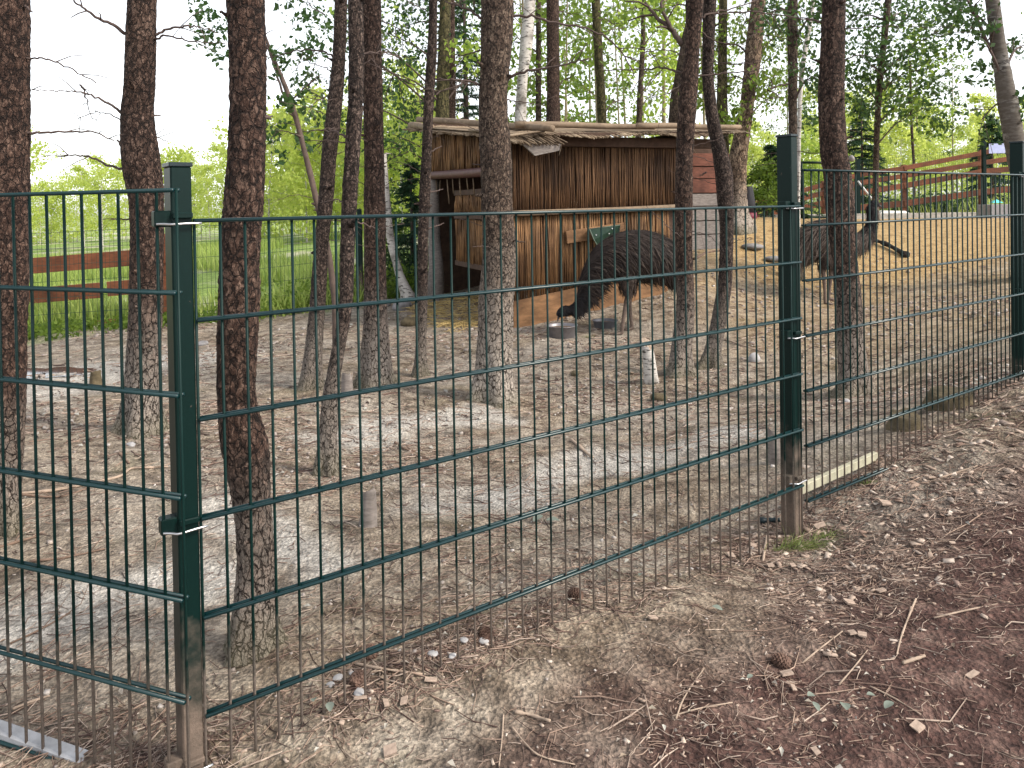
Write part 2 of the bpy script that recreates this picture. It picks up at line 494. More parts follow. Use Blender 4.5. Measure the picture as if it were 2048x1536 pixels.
MAT = {}
MAT['soil'] = m_ground()
MAT['pine_near'] = m_bark('pine_bark_near', (.022, .011, .008), (.064, .035, .025), (.18, .116, .088), .6, 46)
MAT['pine'] = m_bark('pine_bark', (.021, .011, .008), (.064, .037, .027), (.195, .130, .10), .7, 34, zpale=.85)
MAT['pine_scaly'] = m_bark('scaly_bark', (.020, .013, .011), (.055, .036, .029), (.21, .155, .128), .6, 52, zpale=.75)
MAT['pine_big'] = m_bark('grey_plated_bark', (.034, .022, .016), (.10, .067, .050), (.24, .18, .135), 1.0, 34, zpale=1.15)
MAT['mossy'] = m_bark('mossy_bark', (.035, .032, .014), (.085, .075, .030), (.17, .135, .07), .3, 16)
MAT['far_bark'] = m_bark('far_bark', (.035, .025, .018), (.085, .06, .044), (.17, .125, .095), .3, 24)
MAT['willow_bark'] = m_bark('ridged_bark', (.05, .034, .024), (.17, .115, .08), (.38, .28, .20), .9, 16, zpale=.9)
MAT['twig'] = m_plain('dead_twig', (.085, .06, .052), .9, bs=90)
MAT['birch'] = m_birch(); MAT['birch_dark'] = m_birch('dark_birch_bark', .46, .30, .5)
MAT['sapling_bark'] = m_plain('sapling_bark', (.095, .068, .056), .9, bs=70)
MAT['pale_stem'] = m_plain('pale_stem', (.24, .20, .13), .9, bs=40)
MAT['leaf_dark'] = m_leaf('leaf_dark', (.018, .050, .016), (.055, .105, .026), .38)
MAT['leaf_mid'] = m_leaf('leaf_mid', (.055, .105, .018), (.16, .23, .035), .55)
MAT['leaf_bright'] = m_leaf('leaf_bright', (.15, .25, .04), (.33, .42, .08), .6)
MAT['leaf_far'] = m_leaf('leaf_far', (.27, .37, .075), (.50, .57, .15), .6)
MAT['needle'] = m_leaf('needle', (.012, .040, .022), (.035, .075, .030), .25)
MAT['grass'] = m_leaf('grass_blade', (.16, .26, .05), (.40, .46, .14), .5)
MAT['metal'] = m_green_metal()
MAT['wire'] = m_wire_metal(); MAT['rod'] = m_rail_metal()
MAT['steel'] = m_plain('galvanised_steel', (.55, .55, .56), .35, .9, .2, 40, .1)
MAT['cap'] = m_plain('dark_cap', (.012, .022, .026), .4, 0, .2)

# ================================================================== GROUND
def smooth(a, lo, hi):
    t = np.clip((a - lo) / (hi - lo), 0, 1); return t * t * (3 - 2 * t)
def zones(x, y):
    p = np.stack([x, y, 0 * x], 1)
    n = fbm(p * 1.6, 4, 21) - .5; n2 = fbm(p * 6, 3, 22) - .5
    sp = side_path(x, y)
    mul = smooth(sp + n * .5 + n2 * .25, .08, .62) * smooth(x * .9 - y * .12 + n * 1.1 + n2 * .3, -.32, .30)
    by = beyond(x, y)
    gr = smooth(by + n * 1.2 + n2 * .5, -.35, .55)
    gr = gr * np.where(x > 3.2, smooth(x * 0 + y, 22, 26), 1) * (1 - .0 * x)
    sa = smooth(y + n * 3, 8.2, 11.5) * smooth(x + n * 1.5, 1.8, 3.6) * (1 - gr)
    sa = np.maximum(sa, .35 * smooth(x + n, 1.6, 2.8) * smooth(y, 4.8, 7))
    return mul, gr, sa
_streak = [[(860, 1012), (1050, 988), (1180, 935), (1340, 902), (1480, 862)], [(60, 1290), (180, 1210), (330, 1150), (430, 1180)], [(690, 880), (820, 845), (960, 830)], [(430, 1000), (560, 1080), (660, 1130)], [(60, 790), (180, 740), (420, 720)]]
def pale_w(x, y):
    out = np.zeros_like(x); p = np.stack([x, y, 0 * x], 1); n = fbm(p * 3.5, 3, 61)
    for st, w in zip(_streak, (.20, .16, .22, .12, .5)):
        q = np.array([ray_ground(*s_)[0][:2] for s_ in st]); q = spline(q, 24)
        d = np.min(np.hypot(x[:, None] - q[None, :, 0], y[:, None] - q[None, :, 1]), axis=1)
        out = np.maximum(out, smooth(1.5 - d / w + (n - .5) * 2.2, 0, 1.2))
    return out
def build_ground():
    th = np.concatenate([np.linspace(-62, 62, 470), np.linspace(66, 294, 58)])
    th = np.radians(th)
    rr = np.concatenate([[.25], np.geomspace(.5, 4.5, 190), np.geomspace(4.55, 16, 110), np.geomspace(16.5, 420, 60)])
    T, Rr = np.meshgrid(th, rr)
    x = (Rr * np.sin(T)).ravel(); y = (Rr * np.cos(T)).ravel()
    z = gz(x, y)
    nt, nr = len(th), len(rr)
    idx = np.arange(nt * nr).reshape(nr, nt)
    a = idx[:-1]; b = idx[1:]
    f = np.stack([a.ravel(), np.roll(a, -1, 1).ravel(), np.roll(b, -1, 1).ravel(), b.ravel()], 1)[:, ::-1]
    V = np.stack([x, y, z], 1)
    m, g, s = zones(x, y)
    colr = np.stack([m, g, s, pale_w(x, y)], 1)
    cx = V[f].mean(1)
    sp = side_path(cx[:, 0], cx[:, 1]); by = beyond(cx[:, 0], cx[:, 1])
    sel = np.where(sp > 0, 1, np.where(by > 0, 2, 0))
    for k, nm in ((0, 'enclosure_ground'), (1, 'path'), (2, 'meadow')):
        ff = f[sel == k]; u, inv = np.unique(ff, return_inverse=True)
        me = mesh_from(nm, V[u], inv.reshape(ff.shape), [MAT['soil']], True, {'zone': colr[u]})
        mass(nm, me, 'structure')
build_ground()

# ================================================================== NEAR WIRE FENCE
fence = thing('wire_fence', 'dark green double-rod mesh fence between the path and the emu enclosure', 'fence', tuple(P(900, 1200, 1.9)))
FO = np.array(fence.location)
ROWS = 7
def panel(S, Edir, L, ztop, pitch=.05, zlow=None, first=0.0, last=None):
    """One stiff mesh panel: vertical rods and pairs of horizontal rods, each its own sub-part."""
    pan = sub_empty('fence_panel', fence)
    e = np.array([Edir[0], Edir[1], 0]); e /= np.linalg.norm(e); nrm = np.array([e[1], -e[0], 0])
    if np.dot(nrm[:2], -S[:2]) < 0: nrm = -nrm
    H = .2 * (ROWS - 1)
    mb = MB(); mb.tube([(0, 0, .0), (0, 0, -H * .5), (0, 0, -H - .03)], .0031, 6); vm = mb.mesh('vertical_rod', MAT['wire'], True)
    mb = MB(); mb.tube([e * 0, e * L * .5, e * L], .0042, 7); hm = mb.mesh('horizontal_rod', MAT['rod'], True)
    base = np.array([S[0], S[1], ztop])
    n = int(round(L / pitch))
    for i in range(n + 1):
        p = base + e * (L * i / n) - FO
        part('vertical_rod', vm, pan, loc=tuple(p))
    for r in range(ROWS):
        for sgn in (-1, 1):
            p = base + nrm * .0072 * sgn - np.array([0, 0, .2 * r + .004]) - FO
            part('horizontal_rod', hm, pan, loc=tuple(p))
u = (FE - FS); u[2] = 0; Lm = np.linalg.norm(u); u /= Lm; back = np.array([-u[1], u[0], 0])
ur = (RE - RS); ur[2] = 0; Lr = np.linalg.norm(ur); ur /= Lr; backr = np.array([-ur[1], ur[0], 0])
print('mid L', Lm, 'z', FS[2], FE[2], 'right L', Lr, RS[2], RE[2], 'left z', LS[2])
panel(FS, u, Lm, (FS[2] + FE[2]) / 2)
panel(RS, ur, Lr, (RS[2] + RE[2]) / 2)
panel(LS, LD, 2.0, LS[2])

def post(c, uu, bb, ztop, zbot, clamps, left_plate, w=.020, dp=.030):
    """Rectangular steel post: tube, cap, and clamps with bent rods."""
    zh = (ztop - zbot) / 2
    ax = [uu, bb, np.array([0, 0, 1.0])]
    mb = MB(FO); mb.box(c + np.array([0, 0, zbot + zh]), ax, (w, dp, zh), .003)
    po = part('fence_post', mb.mesh('fence_post', MAT['metal']), fence)
    mb = MB(FO); mb.box(c + np.array([0, 0, ztop + .0035]), ax, (w + .0025, dp + .0025, .0045), .0015)
    part('post_cap', mb.mesh('post_cap', MAT['cap']), po)
    for z in clamps:
        mb = MB(FO)
        mb.box(c - bb * (dp + .004) + np.array([0, 0, z + .006]), ax, (w * .95, .007, .006), .002)
        mb.box(c - uu * (w + .014) - bb * (dp - .018) + np.array([0, 0, z]), ax, (.016, .014, .016), .002)
        cl = part('clamp', mb.mesh('clamp', MAT['metal']), po)
        mb = MB(FO)
        a = c - uu * (w + .026) - bb * (dp - .004); b = c - uu * (w + .001) - bb * (dp + .015); d_ = c + uu * (w + .014) - bb * (dp + .012)
        dz = np.array([0, 0, z - .010])
        mb.tube(spline([a + dz, (a * .5 + b * .5) + dz, b + dz - np.array([0, 0, .001]), (b * .5 + d_ * .5) + dz, d_ + dz], 14), .0026, 6)
        part('clamp_rod', mb.mesh('clamp_rod', MAT['steel'], True), po)
def zpx(x, y, c):
    """height of photo row y at plan point c"""
    d = c[1]; return P(x, y, d)[2]
c1 = FS - u * .023 + back * .030; c1[2] = 0
post(c1, u, back, zpx(352, 334, c1), g1(c1[0], c1[1]) - .12, [zpx(352, 437, c1), zpx(362, 1040, c1), zpx(372, 1520, c1)], True)
c2 = FE - u * .010 + back * .038; c2[2] = 0
post(c2, u, back, zpx(1575, 274, c2), g1(c2[0], c2[1]) - .2, [zpx(1575, 411, c2), zpx(1577, 667, c2), zpx(1580, 955, c2)], True)
c3 = RE + ur * .008 + backr * .036; c3[2] = 0
post(c3, ur, backr, zpx(2048, 286, c3), g1(c3[0], c3[1]) - .2, [zpx(2048, 350, c3), zpx(2048, 582, c3), zpx(2048, 735, c3)], True)

# pale edging boards lying along the inside foot of two panels
mb = MB()
edge_mat = m_plain('pale_board', (.40, .38, .28), .8, 0, .3, 9, .4, 30)
a = P(1612, 985, 2.82); b = P(1765, 915, 3.2)
def board_between(mb, a, b, h, t, up=None):
    a = np.array(a, float); b = np.array(b, float); e = b - a; L = np.linalg.norm(e); e /= L
    upv = np.array([0, 0, 1.0]); s = np.cross(e, upv); s /= np.linalg.norm(s); w = np.cross(s, e)
    mb.box((a + b) / 2, [e, s, w], (L / 2, t / 2, h / 2), min(t, h) * .12)
mb = MB(a); board_between(mb, a + back * .03, b + back * .03, .034, .022)
solo('edging_board', mb.mesh('edging_board', edge_mat), 'pale cream board on edge along the fence foot right of the tall post', 'board', tuple(a))
a = P(-200, 1392, 1.84); b = P(190, 1532, 1.62)
mb = MB(a); board_between(mb, a, b, .03, .035)
solo('edging_board', mb.mesh('edging_board', m_plain('whitish_board', (.36, .36, .37), .7, 0, .3, 14, .3)), 'whitish board lying under the wire at the lower left corner', 'board', tuple(a))
a = P(1762, 920, 3.25); mb = MB(a); mb.box(a + np.array([.02, .0, .0]), [ur, backr, (0, 0, 1)], (.055, .03, .012), .004)
solo('metal_plate', mb.mesh('metal_plate', MAT['steel']), 'small silvery plate lying at the end of the cream edging board', 'plate', tuple(a))

# ================================================================== TREES
def trunk_mesh(name, prof, d, mat, top=3.6, seg=36, dz=.014, amp=.004, cell=.022, lump=.12, flare=.6, sink=.06, dd=0.0, vis_extra=.2, seed=0, twist=0):
    """prof: (photo y, left x, right x) rows from the top of the frame to the foot. Returns mesh, base point, centre line."""
    prof = sorted(prof)
    pr = []
    for (y, xl, xr) in prof:
        w = P((xl + xr) / 2, y, d); pr.append((w[2], w[0], w[1], (xr - xl) / 2 / F * d))
    pr = np.array(pr)[::-1]            # ascending z
    base = np.array([pr[0, 1], pr[0, 2], 0]); base[2] = g1(base[0], base[1])
    n = len(pr); ss = spline(pr, max(40, n * 8))
    zt = ss[-1, 0]
    z = np.concatenate([np.arange(base[2] - sink, min(zt + vis_extra, top), dz), np.linspace(min(zt + vis_extra, top) + .05, max(top, zt + .3), 8)])
    o = np.argsort(ss[:, 0])
    X = np.interp(z, ss[o, 0], ss[o, 1]); Y = np.interp(z, ss[o, 0], ss[o, 2]); Rr = np.interp(z, ss[o, 0], ss[o, 3])
    slope = np.clip((ss[-1, 1] - ss[-9, 1]) / (ss[-1, 0] - ss[-9, 0] + 1e-6), -.12, .12)
    up = z > zt; X[up] = ss[-1, 1] + (z[up] - zt) * slope; Rr[up] *= np.clip(1 - (z[up] - zt) * .06, .4, 1)
    Y = Y + dd * (z - base[2])
    h = z - base[2]
    th = np.linspace(0, 2 * np.pi, seg, endpoint=False)
    Z, T = np.meshgrid(z, th, indexing='ij'); H = Z - base[2]
    Rg = Rr[:, None] * np.ones_like(T)
    ph = seed * 1.7
    lob = .55 + .45 * np.cos(3 * T + ph) + .25 * np.cos(5 * T + 2.1 * ph)
    Rg = Rg * (1 + flare * lob * np.exp(-np.clip(H, 0, 9) / (.10 + .5 * Rr[:1].mean())) )
    px = np.stack([(np.cos(T) * Rg).ravel(), (np.sin(T) * Rg).ravel(), (Z * .5).ravel()], 1)
    q = px + (fbm(px * 30, 2, seed + 3)[:, None] - .5) * .02
    f1, f2 = worley(q / cell, seed)
    plate = np.clip((f2 - f1) / .28, 0, 1) ** .7
    tilt = fbm(px * (1 / cell) * .7, 2, seed + 8) - .5
    g1_, g2_ = worley(q / (cell * .45) + 7.3, seed + 31)
    dsp = amp * .55 * (np.clip((g2_ - g1_) / .3, 0, 1) - .5) + amp * .8 * (plate - .6) + amp * .9 * tilt + (fbm(px * 5, 3, seed + 5) - .5) * lump * Rg.ravel() * 2
    Rd = Rg + dsp.reshape(Rg.shape)
    V = np.stack([(X[:, None] + np.cos(T) * Rd).ravel() - base[0], (Y[:, None] + np.sin(T) * Rd).ravel() - base[1], Z.ravel() - base[2]], 1)
    nz = len(z); idx = np.arange(nz * seg).reshape(nz, seg); a = idx[:-1]; b = idx[1:]
    f = np.stack([a.ravel(), np.roll(a, -1, 1).ravel(), np.roll(b, -1, 1).ravel(), b.ravel()], 1)
    me = mesh_from(name, V, f, [mat], True)
    return me, base, (z, X, Y, Rr)

def twiggy(mb, pts, r0, r1, twigs=5, tl=.18, rnd=random):
    """A dead branch with short side twigs; pts world control points."""
    n = max(8, len(pts) * 5)
    s = spline(pts, n)
    L = np.linalg.norm(s[-1] - s[0])
    s[1:-1] += rng.normal(0, .006 * L ** .5, (n - 2, 3))
    mb.tube(s, list(np.linspace(r0, r1, n)), 6)
    for _ in range(twigs):
        i = rnd.randint(n // 5, n - 2); p = s[i]; t = s[i + 1] - s[i - 1]; t /= np.linalg.norm(t) + 1e-9
        v = rng.normal(0, 1, 3); v -= t * (v @ t); v /= np.linalg.norm(v); v = v * .8 + t * .6 + np.array([0, 0, -.1])
        l = tl * rnd.uniform(.35, 1.2)
        m_ = p + v * l * .5 + rng.normal(0, .02 * l, 3)
        mb.tube([p, m_, p + v * l + np.array([0, 0, -.12 * l])], [r1 * 1.0, r1 * .8, r1 * .5], 4)

TREES = {}; LINES = {}
def tree(key, name, label, prof, d, mat, branches=(), rand_br=0, seed=0, group=None, bmat=None, br_z=None, br_len=(.25, .9), stubs=5, **kw):
    me, base, line = trunk_mesh(name + '_trunk', prof, d, mat, seed=seed, **kw)
    t = thing(name, label, 'tree', tuple(base), group)
    part('trunk', me, t)
    rnd = random.Random(seed + 100)
    for br in branches:
        pts = br[0]; r0 = br[1] if len(br) > 1 else .006; tw = br[2] if len(br) > 2 else 4
        n = len(pts); off = rnd.uniform(-.5, .5)
        w = [P(x, y, d + (off * (i / max(1, n - 1)) * .6)) for i, (x, y) in enumerate(pts)]
        mb = MB(base); twiggy(mb, w, r0 * 1.35, max(.0022, r0 * .5), tw, .04 * d, rnd)
        part('branch', mb.mesh('branch', bmat or MAT['twig'], True), t)
    z, X, Y, Rr = line
    zmax = br_z or P(1024, 0, d)[2] + .4
    for k in range(rand_br):
        zz = rnd.uniform(base[2] + .9, zmax); i = min(int(np.searchsorted(z, zz)), len(z) - 1); a = rnd.uniform(0, 2 * math.pi)
        l = rnd.uniform(*br_len); dr = np.array([math.cos(a), math.sin(a), rnd.uniform(-.15, .45)])
        p0 = np.array([X[i], Y[i], z[i]]) + np.array([math.cos(a), math.sin(a), 0]) * Rr[i] * .8
        p1 = p0 + dr * l * .5; p2 = p0 + dr * l + np.array([0, 0, rnd.uniform(-.25, .05) * l])
        mb = MB(base); twiggy(mb, [p0, p1, p2], .0022 * (1 + l * 1.2), .0014, rnd.randint(2, 5), .2 * l, rnd)
        part('branch', mb.mesh('branch', bmat or MAT['twig'], True), t)
    for k in range(stubs):
        zz = rnd.uniform(base[2] + .35, zmax); i = min(int(np.searchsorted(z, zz)), len(z) - 1); a = rnd.uniform(math.pi, 2 * math.pi)
        c = np.array([X[i], Y[i], z[i]]); e = np.array([math.cos(a), math.sin(a), rnd.uniform(-.1, .5)]); l = rnd.uniform(.02, .07); r0 = rnd.uniform(.006, .012)
        mb = MB(base); mb.tube([c + e * Rr[i] * .8, c + e * (Rr[i] + .004), c + e * (Rr[i] + l * .5), c + e * (Rr[i] + l)], [r0 * 2.4, r0 * 1.6, r0, r0 * .7], 7)
        part('branch_stub', mb.mesh('branch_stub', mat, True), t)
    TREES[key] = (t, base, d); LINES[key] = line
    return t

pn, pi_, sc = MAT['pine_near'], MAT['pine'], MAT['pine_scaly']
tree('T1', 'pine_tree', 'pine trunk cut off by the left edge of the view', [(0, -24, 52), (200, -24, 53), (500, -24, 54), (800, -22, 46), (1000, -20, 36), (1050, -22, 38)], 2.9, pn,
     [([(50, 268), (95, 264), (135, 263), (190, 266), (228, 282)], .0045, 3), ([(50, 118), (75, 117), (110, 124), (150, 142), (192, 166)], .003, 2), ([(50, 12), (66, 24)], .004, 0), ([(50, 182), (80, 181), (130, 182)], .0015, 1)], 0, 1, stubs=2, dz=.010, seg=40)
tree('T2', 'pine_tree', 'slightly bent pine behind the left wire panel with dead twigs to both sides', [(0, 257, 312), (80, 253, 310), (170, 250, 308), (235, 244, 305), (330, 248, 318), (420, 262, 325), (600, 261, 323), (750, 254, 318), (850, 246, 318), (870, 240, 322)], 4.25, pi_,
     [([(258, 72), (225, 50), (190, 32), (165, 14), (140, -4)], .008, 3), ([(250, 232), (215, 206), (170, 186), (130, 182)], .006, 3), ([(160, 170), (168, 182), (175, 205), (184, 241)], .004, 6),
      ([(250, 340), (215, 330), (180, 314), (150, 311), (115, 313)], .006, 3), ([(265, 335), (248, 305), (234, 280)], .010, 1), ([(310, 70), (340, 57), (375, 52), (400, 55), (435, 66)], .006, 3),
      ([(310, 78), (340, 73), (385, 82), (450, 88)], .005, 3), ([(250, 240), (200, 224), (155, 238)], .003, 3), ([(240, 283), (275, 272), (310, 274), (336, 284)], .003, 2), ([(262, 440), (235, 438), (218, 440)], .004, 1), ([(305, 232), (322, 230)], .005, 0)], 0, 2, dz=.011, seg=44)
tree('T3', 'pine_tree', 'nearest pine, crooked dark trunk just right of the left fence post', [(0, 455, 527), (100, 459, 531), (200, 460, 531), (300, 457, 529), (400, 449, 526), (500, 442, 518), (600, 439, 518), (700, 436, 512), (800, 438, 510), (900, 447, 535), (1000, 467, 538), (1100, 476, 544), (1200, 470, 545), (1270, 462, 548), (1310, 452, 560)], 2.0, pn,
     [([(528, 235), (545, 232)], .004, 0), ([(455, 32), (440, 22)], .004, 0)], 0, 3, stubs=0, lump=.06, dz=.0075, seg=60, amp=.0034, cell=.012, top=2.8, flare=.35)
tree('T4', 'scaly_tree', 'leftmost and most leaning of the three slender scaly trunks', [(0, 670, 694), (105, 665, 692), (200, 656, 685), (300, 644, 675), (400, 636, 667), (500, 629, 656), (600, 620, 651), (700, 610, 644), (760, 604, 640), (780, 600, 642)], 5.7, sc,
     [([(672, 118), (640, 102), (600, 100), (560, 110), (530, 119)], .006, 6), ([(670, 145), (640, 132), (600, 116)], .004, 4), ([(660, 190), (630, 205), (615, 230)], .004, 4), ([(650, 30), (625, 15), (610, -5)], .004, 3)], 5, 4, br_len=(.2, .6))
tree('T5', 'scaly_tree', 'middle of the three slender scaly trunks, with a pale kinked foot', [(0, 696, 725), (100, 697, 728), (200, 696, 726), (300, 690, 720), (400, 684, 714), (500, 680, 709), (600, 679, 706), (650, 673, 699), (700, 663, 690), (750, 653, 682), (800, 644, 677), (900, 638, 672), (955, 632, 678)], 3.6, sc,
     [([(695, 275), (670, 264), (640, 261), (605, 263)], .0045, 3), ([(690, 285), (650, 281), (632, 290)], .003, 2), ([(700, 112), (728, 106), (770, 105), (800, 116)], .004, 4), ([(720, 135), (740, 120), (745, 118)], .003, 2), ([(690, 405), (670, 400), (640, 405)], .003, 2), ([(700, 440), (735, 450), (760, 462)], .003, 1)], 0, 5, dz=.011, seg=36)
tree('T6', 'pine_tree', 'straight stout pine, rightmost of the three trunks left of the hut', [(0, 725, 762), (150, 726, 764), (300, 728, 768), (450, 728, 771), (600, 728, 774), (700, 726, 778), (750, 724, 780), (772, 720, 785)], 5.8, pi_,
     [([(728, 120), (760, 132), (800, 155), (850, 186)], .007, 5), ([(735, 108), (770, 104), (800, 114)], .005, 4), ([(788, 150), (778, 172), (768, 205)], .004, 2), ([(760, 40), (800, 60), (830, 92)], .004, 5), ([(765, 300), (785, 295), (800, 300)], .003, 1)], 5, 6, br_len=(.2, .7))
tree('T7', 'thin_pine', 'thin twisted trunk right in front of the hut doorway edge', [(0, 858, 875), (100, 855, 873), (200, 848, 868), (300, 844, 863), (400, 838, 860), (500, 836, 855), (600, 835, 855), (700, 831, 851), (740, 827, 851), (755, 824, 853)], 6.2, sc,
     [([(868, 158), (900, 160), (955, 170)], .006, 4), ([(868, 190), (900, 176), (935, 165)], .005, 4), ([(862, 302), (884, 292)], .006, 0), ([(858, 386), (886, 378)], .006, 0), ([(856, 458), (888, 446)], .006, 0), ([(852, 20), (820, 5), (800, -10)], .004, 4)], 4, 7, br_len=(.2, .6))
tree('T9', 'pine_tree', 'stout grey-plated pine in front of the hut corner, pale at the foot', [(0, 961, 1027), (60, 961, 1027), (150, 960, 1020), (200, 957, 1015), (300, 960, 1021), (400, 962, 1026), (500, 966, 1032), (600, 959, 1027), (700, 957, 1024), (760, 954, 1025), (800, 950, 1030), (812, 944, 1040)], 5.4, MAT['pine_big'],
     [([(1005, 165), (1040, 146), (1090, 136), (1135, 128), (1178, 116)], .009, 6), ([(1000, 34), (1050, 33), (1120, 46), (1190, 62), (1240, 100), (1268, 152)], .008, 9), ([(965, 38), (930, 16), (890, 2)], .008, 5), ([(965, 172), (940, 162), (900, 158)], .007, 4),
      ([(1020, 480), (1050, 484)], .006, 0), ([(962, 330), (944, 328)], .006, 0), ([(1010, 200), (1050, 205), (1090, 212)], .004, 4), ([(960, 100), (930, 110), (900, 106)], .005, 4)], 6, 9, dz=.012, seg=52, amp=.007, cell=.034, br_len=(.2, .7), flare=.55)
tree('T15', 'pine_tree', 'slim pine standing in front of the hut right end beside the feeding emu', [(0, 1372, 1407), (100, 1370, 1399), (150, 1362, 1397), (200, 1357, 1394), (300, 1353, 1386), (400, 1351, 1384), (500, 1352, 1384), (600, 1354, 1388), (650, 1349, 1386), (700, 1342, 1381), (735, 1338, 1382), (748, 1332, 1386)], 6.2, pi_,
     [([(1368, 148), (1330, 136), (1290, 138), (1205, 142)], .008, 6), ([(1390, 152), (1440, 148), (1490, 142), (1540, 134)], .006, 6), ([(1400, 35), (1440, 22), (1480, 12), (1530, -6)], .007, 5), ([(1372, 160), (1340, 185), (1300, 196)], .005, 6), ([(1395, 60), (1440, 85), (1500, 90)], .004, 6), ([(1365, 110), (1330, 100), (1270, 108)], .004, 6)], 8, 15, br_len=(.3, .9))
tree('T16', 'pine_tree', 'bent slim trunk right of the hut, leaning out then back', [(0, 1407, 1432), (100, 1405, 1428), (150, 1404, 1427), (200, 1408, 1432), (250, 1414, 1441), (300, 1424, 1453), (350, 1431, 1465), (400, 1435, 1466), (450, 1440, 1466), (550, 1438, 1464), (600, 1430, 1459), (650, 1421, 1451), (700, 1410, 1440), (725, 1403, 1440), (738, 1398, 1444)], 6.4, sc,
     [([(1430, 28), (1470, 25), (1540, 26), (1640, 42)], .007, 7), ([(1412, 345), (1400, 352)], .006, 0), ([(1425, 120), (1470, 130), (1520, 120)], .004, 5)], 7, 16, br_len=(.3, .9))
tree('T19', 'pine_tree', 'tall reddish pine standing in front of the farther emu', [(0, 1645, 1691), (100, 1642, 1689), (200, 1639, 1687), (300, 1643, 1691), (350, 1650, 1700), (400, 1653, 1706), (450, 1657, 1708), (500, 1664, 1712), (600, 1671, 1722), (700, 1677, 1727), (760, 1680, 1732), (785, 1674, 1742), (795, 1664, 1750)], 5.2, pi_,
     [([(1645, 45), (1600, 35), (1560, 40)], .005, 4), ([(1690, 120), (1720, 110), (1760, 116)], .004, 4)], 5, 19, dz=.012, seg=44, br_len=(.3, .8))
# background trunks
far = MAT['far_bark']
K = dict(stubs=2, dz=.05, seg=22, amp=.006, cell=.045)
tree('T8a', 'mossy_tree', 'green mossy trunk rising behind the hut roof left corner', [(0, 880, 902), (225, 871, 898), (420, 868, 898), (590, 864, 902)], 13.2, MAT['mossy'], (), 3, 28, **K)
tree('T8b', 'pine_tree', 'brown trunk close beside the mossy one behind the hut', [(0, 893, 909), (225, 892, 912), (420, 890, 913), (590, 888, 915)], 13.6, pi_, (), 3, 29, **K)
tree('T10', 'birch_tree', 'white patchy birch stem rising behind the hut roof', [(0, 1049, 1071), (90, 1040, 1065), (150, 1036, 1056), (245, 1028, 1053), (420, 1022, 1050), (590, 1018, 1052)], 13.8, MAT['birch'], (), 4, 30, **K)
tree('T11', 'thin_pine', 'thin brown stem between the birch and the pine behind the hut', [(0, 1072, 1082), (240, 1071, 1083), (580, 1070, 1085)], 15, far, (), 4, 31, **K)
tree('T12', 'pine_tree', 'reddish plated pine rising behind the middle of the hut roof', [(0, 1093, 1118), (150, 1094, 1119), (245, 1093, 1121), (580, 1090, 1124)], 14, pi_, (), 5, 32, **K)
tree('T13', 'pine_tree', 'slightly leaning greenish trunk behind the hut roof, right of the reddish pine', [(0, 1182, 1200), (100, 1188, 1205), (245, 1195, 1213), (560, 1200, 1222)], 15, MAT['mossy'], (), 6, 33, **K)
tree('T14a', 'slender_tree', 'dark thin stem with a fork behind the hut right half', [(0, 1284, 1292), (100, 1280, 1290), (245, 1272, 1284), (540, 1262, 1282)], 17, far, (), 5, 34, **K)
tree('T15b', 'leaning_tree', 'trunk slanting behind the slim pine above the hut right end', [(0, 1385, 1408), (60, 1368, 1392), (150, 1350, 1374), (245, 1336, 1360), (540, 1320, 1350)], 14.5, far,
     [([(1365, 90), (1345, 62), (1315, 36), (1290, 4)], .05, 3), ([(1345, 62), (1322, 12), (1336, -10)], .03, 2)], 3, 35, **K)
tree('T17', 'willow_tree', 'broad ridged trunk with flared pale foot right of the hut', [(0, 1504, 1531), (100, 1491, 1523), (200, 1482, 1509), (270, 1468, 1500), (300, 1461, 1496), (350, 1455, 1492), (400, 1452, 1494), (430, 1446, 1499), (445, 1436, 1508)], 13, MAT['willow_bark'],
     [([(1495, 205), (1520, 190), (1545, 175), (1580, 168)], .03, 4), ([(1478, 262), (1500, 200), (1512, 160)], .02, 3)], 2, 36, dz=.035, seg=40, amp=.012, cell=.06, flare=.35)
tree('T17b', 'mossy_tree', 'dark narrow trunk with mossy roots between the hut and the broad tree', [(0, 1438, 1455), (100, 1436, 1454), (200, 1434, 1455), (300, 1434, 1458), (400, 1428, 1456), (440, 1415, 1460)], 13.3, MAT['mossy'], (), 3, 37, **K)
tree('T18', 'pine_tree', 'dark straight trunk rising behind the middle green fence post', [(0, 1575, 1595), (260, 1577, 1594), (400, 1576, 1595), (540, 1572, 1600)], 10.6, far, (), 6, 38, br_len=(.4, 1.3), **K)
tree('T18b', 'thin_birch', 'thin pale stem curving close right of the middle fence post', [(0, 1622, 1632), (120, 1603, 1612), (200, 1596, 1604), (320, 1594, 1601), (430, 1592, 1600), (470, 1592, 1601)], 11.6, MAT['birch'], (), 3, 39, **K)
tree('T20', 'thin_birch', 'slender dark birch rising beside the raised emu head', [(0, 1770, 1783), (165, 1754, 1766), (270, 1748, 1759), (400, 1745, 1757), (430, 1744, 1758)], 14.5, MAT['far_bark'], (), 6, 40, br_len=(.4, 1.3), **K)
tree('T21', 'birch_tree', 'thick leaning birch at the upper right corner of the view', [(0, 1972, 1997), (100, 1984, 2012), (200, 1998, 2032), (280, 2010, 2047), (400, 2030, 2072), (600, 2040, 2090)], 9.4, MAT['birch_dark'], [([(1990, 115), (1965, 65), (1940, 10), (1920, -10)], .02, 4), ([(2012, 195), (1985, 215), (1962, 240)], .01, 6)], 3, 41, **K)
tree('T22', 'thin_birch', 'thin dark young stem beyond the brown rail fence, left of the blue notice', [(140, 1818, 1823), (240, 1820, 1825), (330, 1825, 1830), (430, 1826, 1832)], 24, far, (), 5, 42, top=4.6, **K)
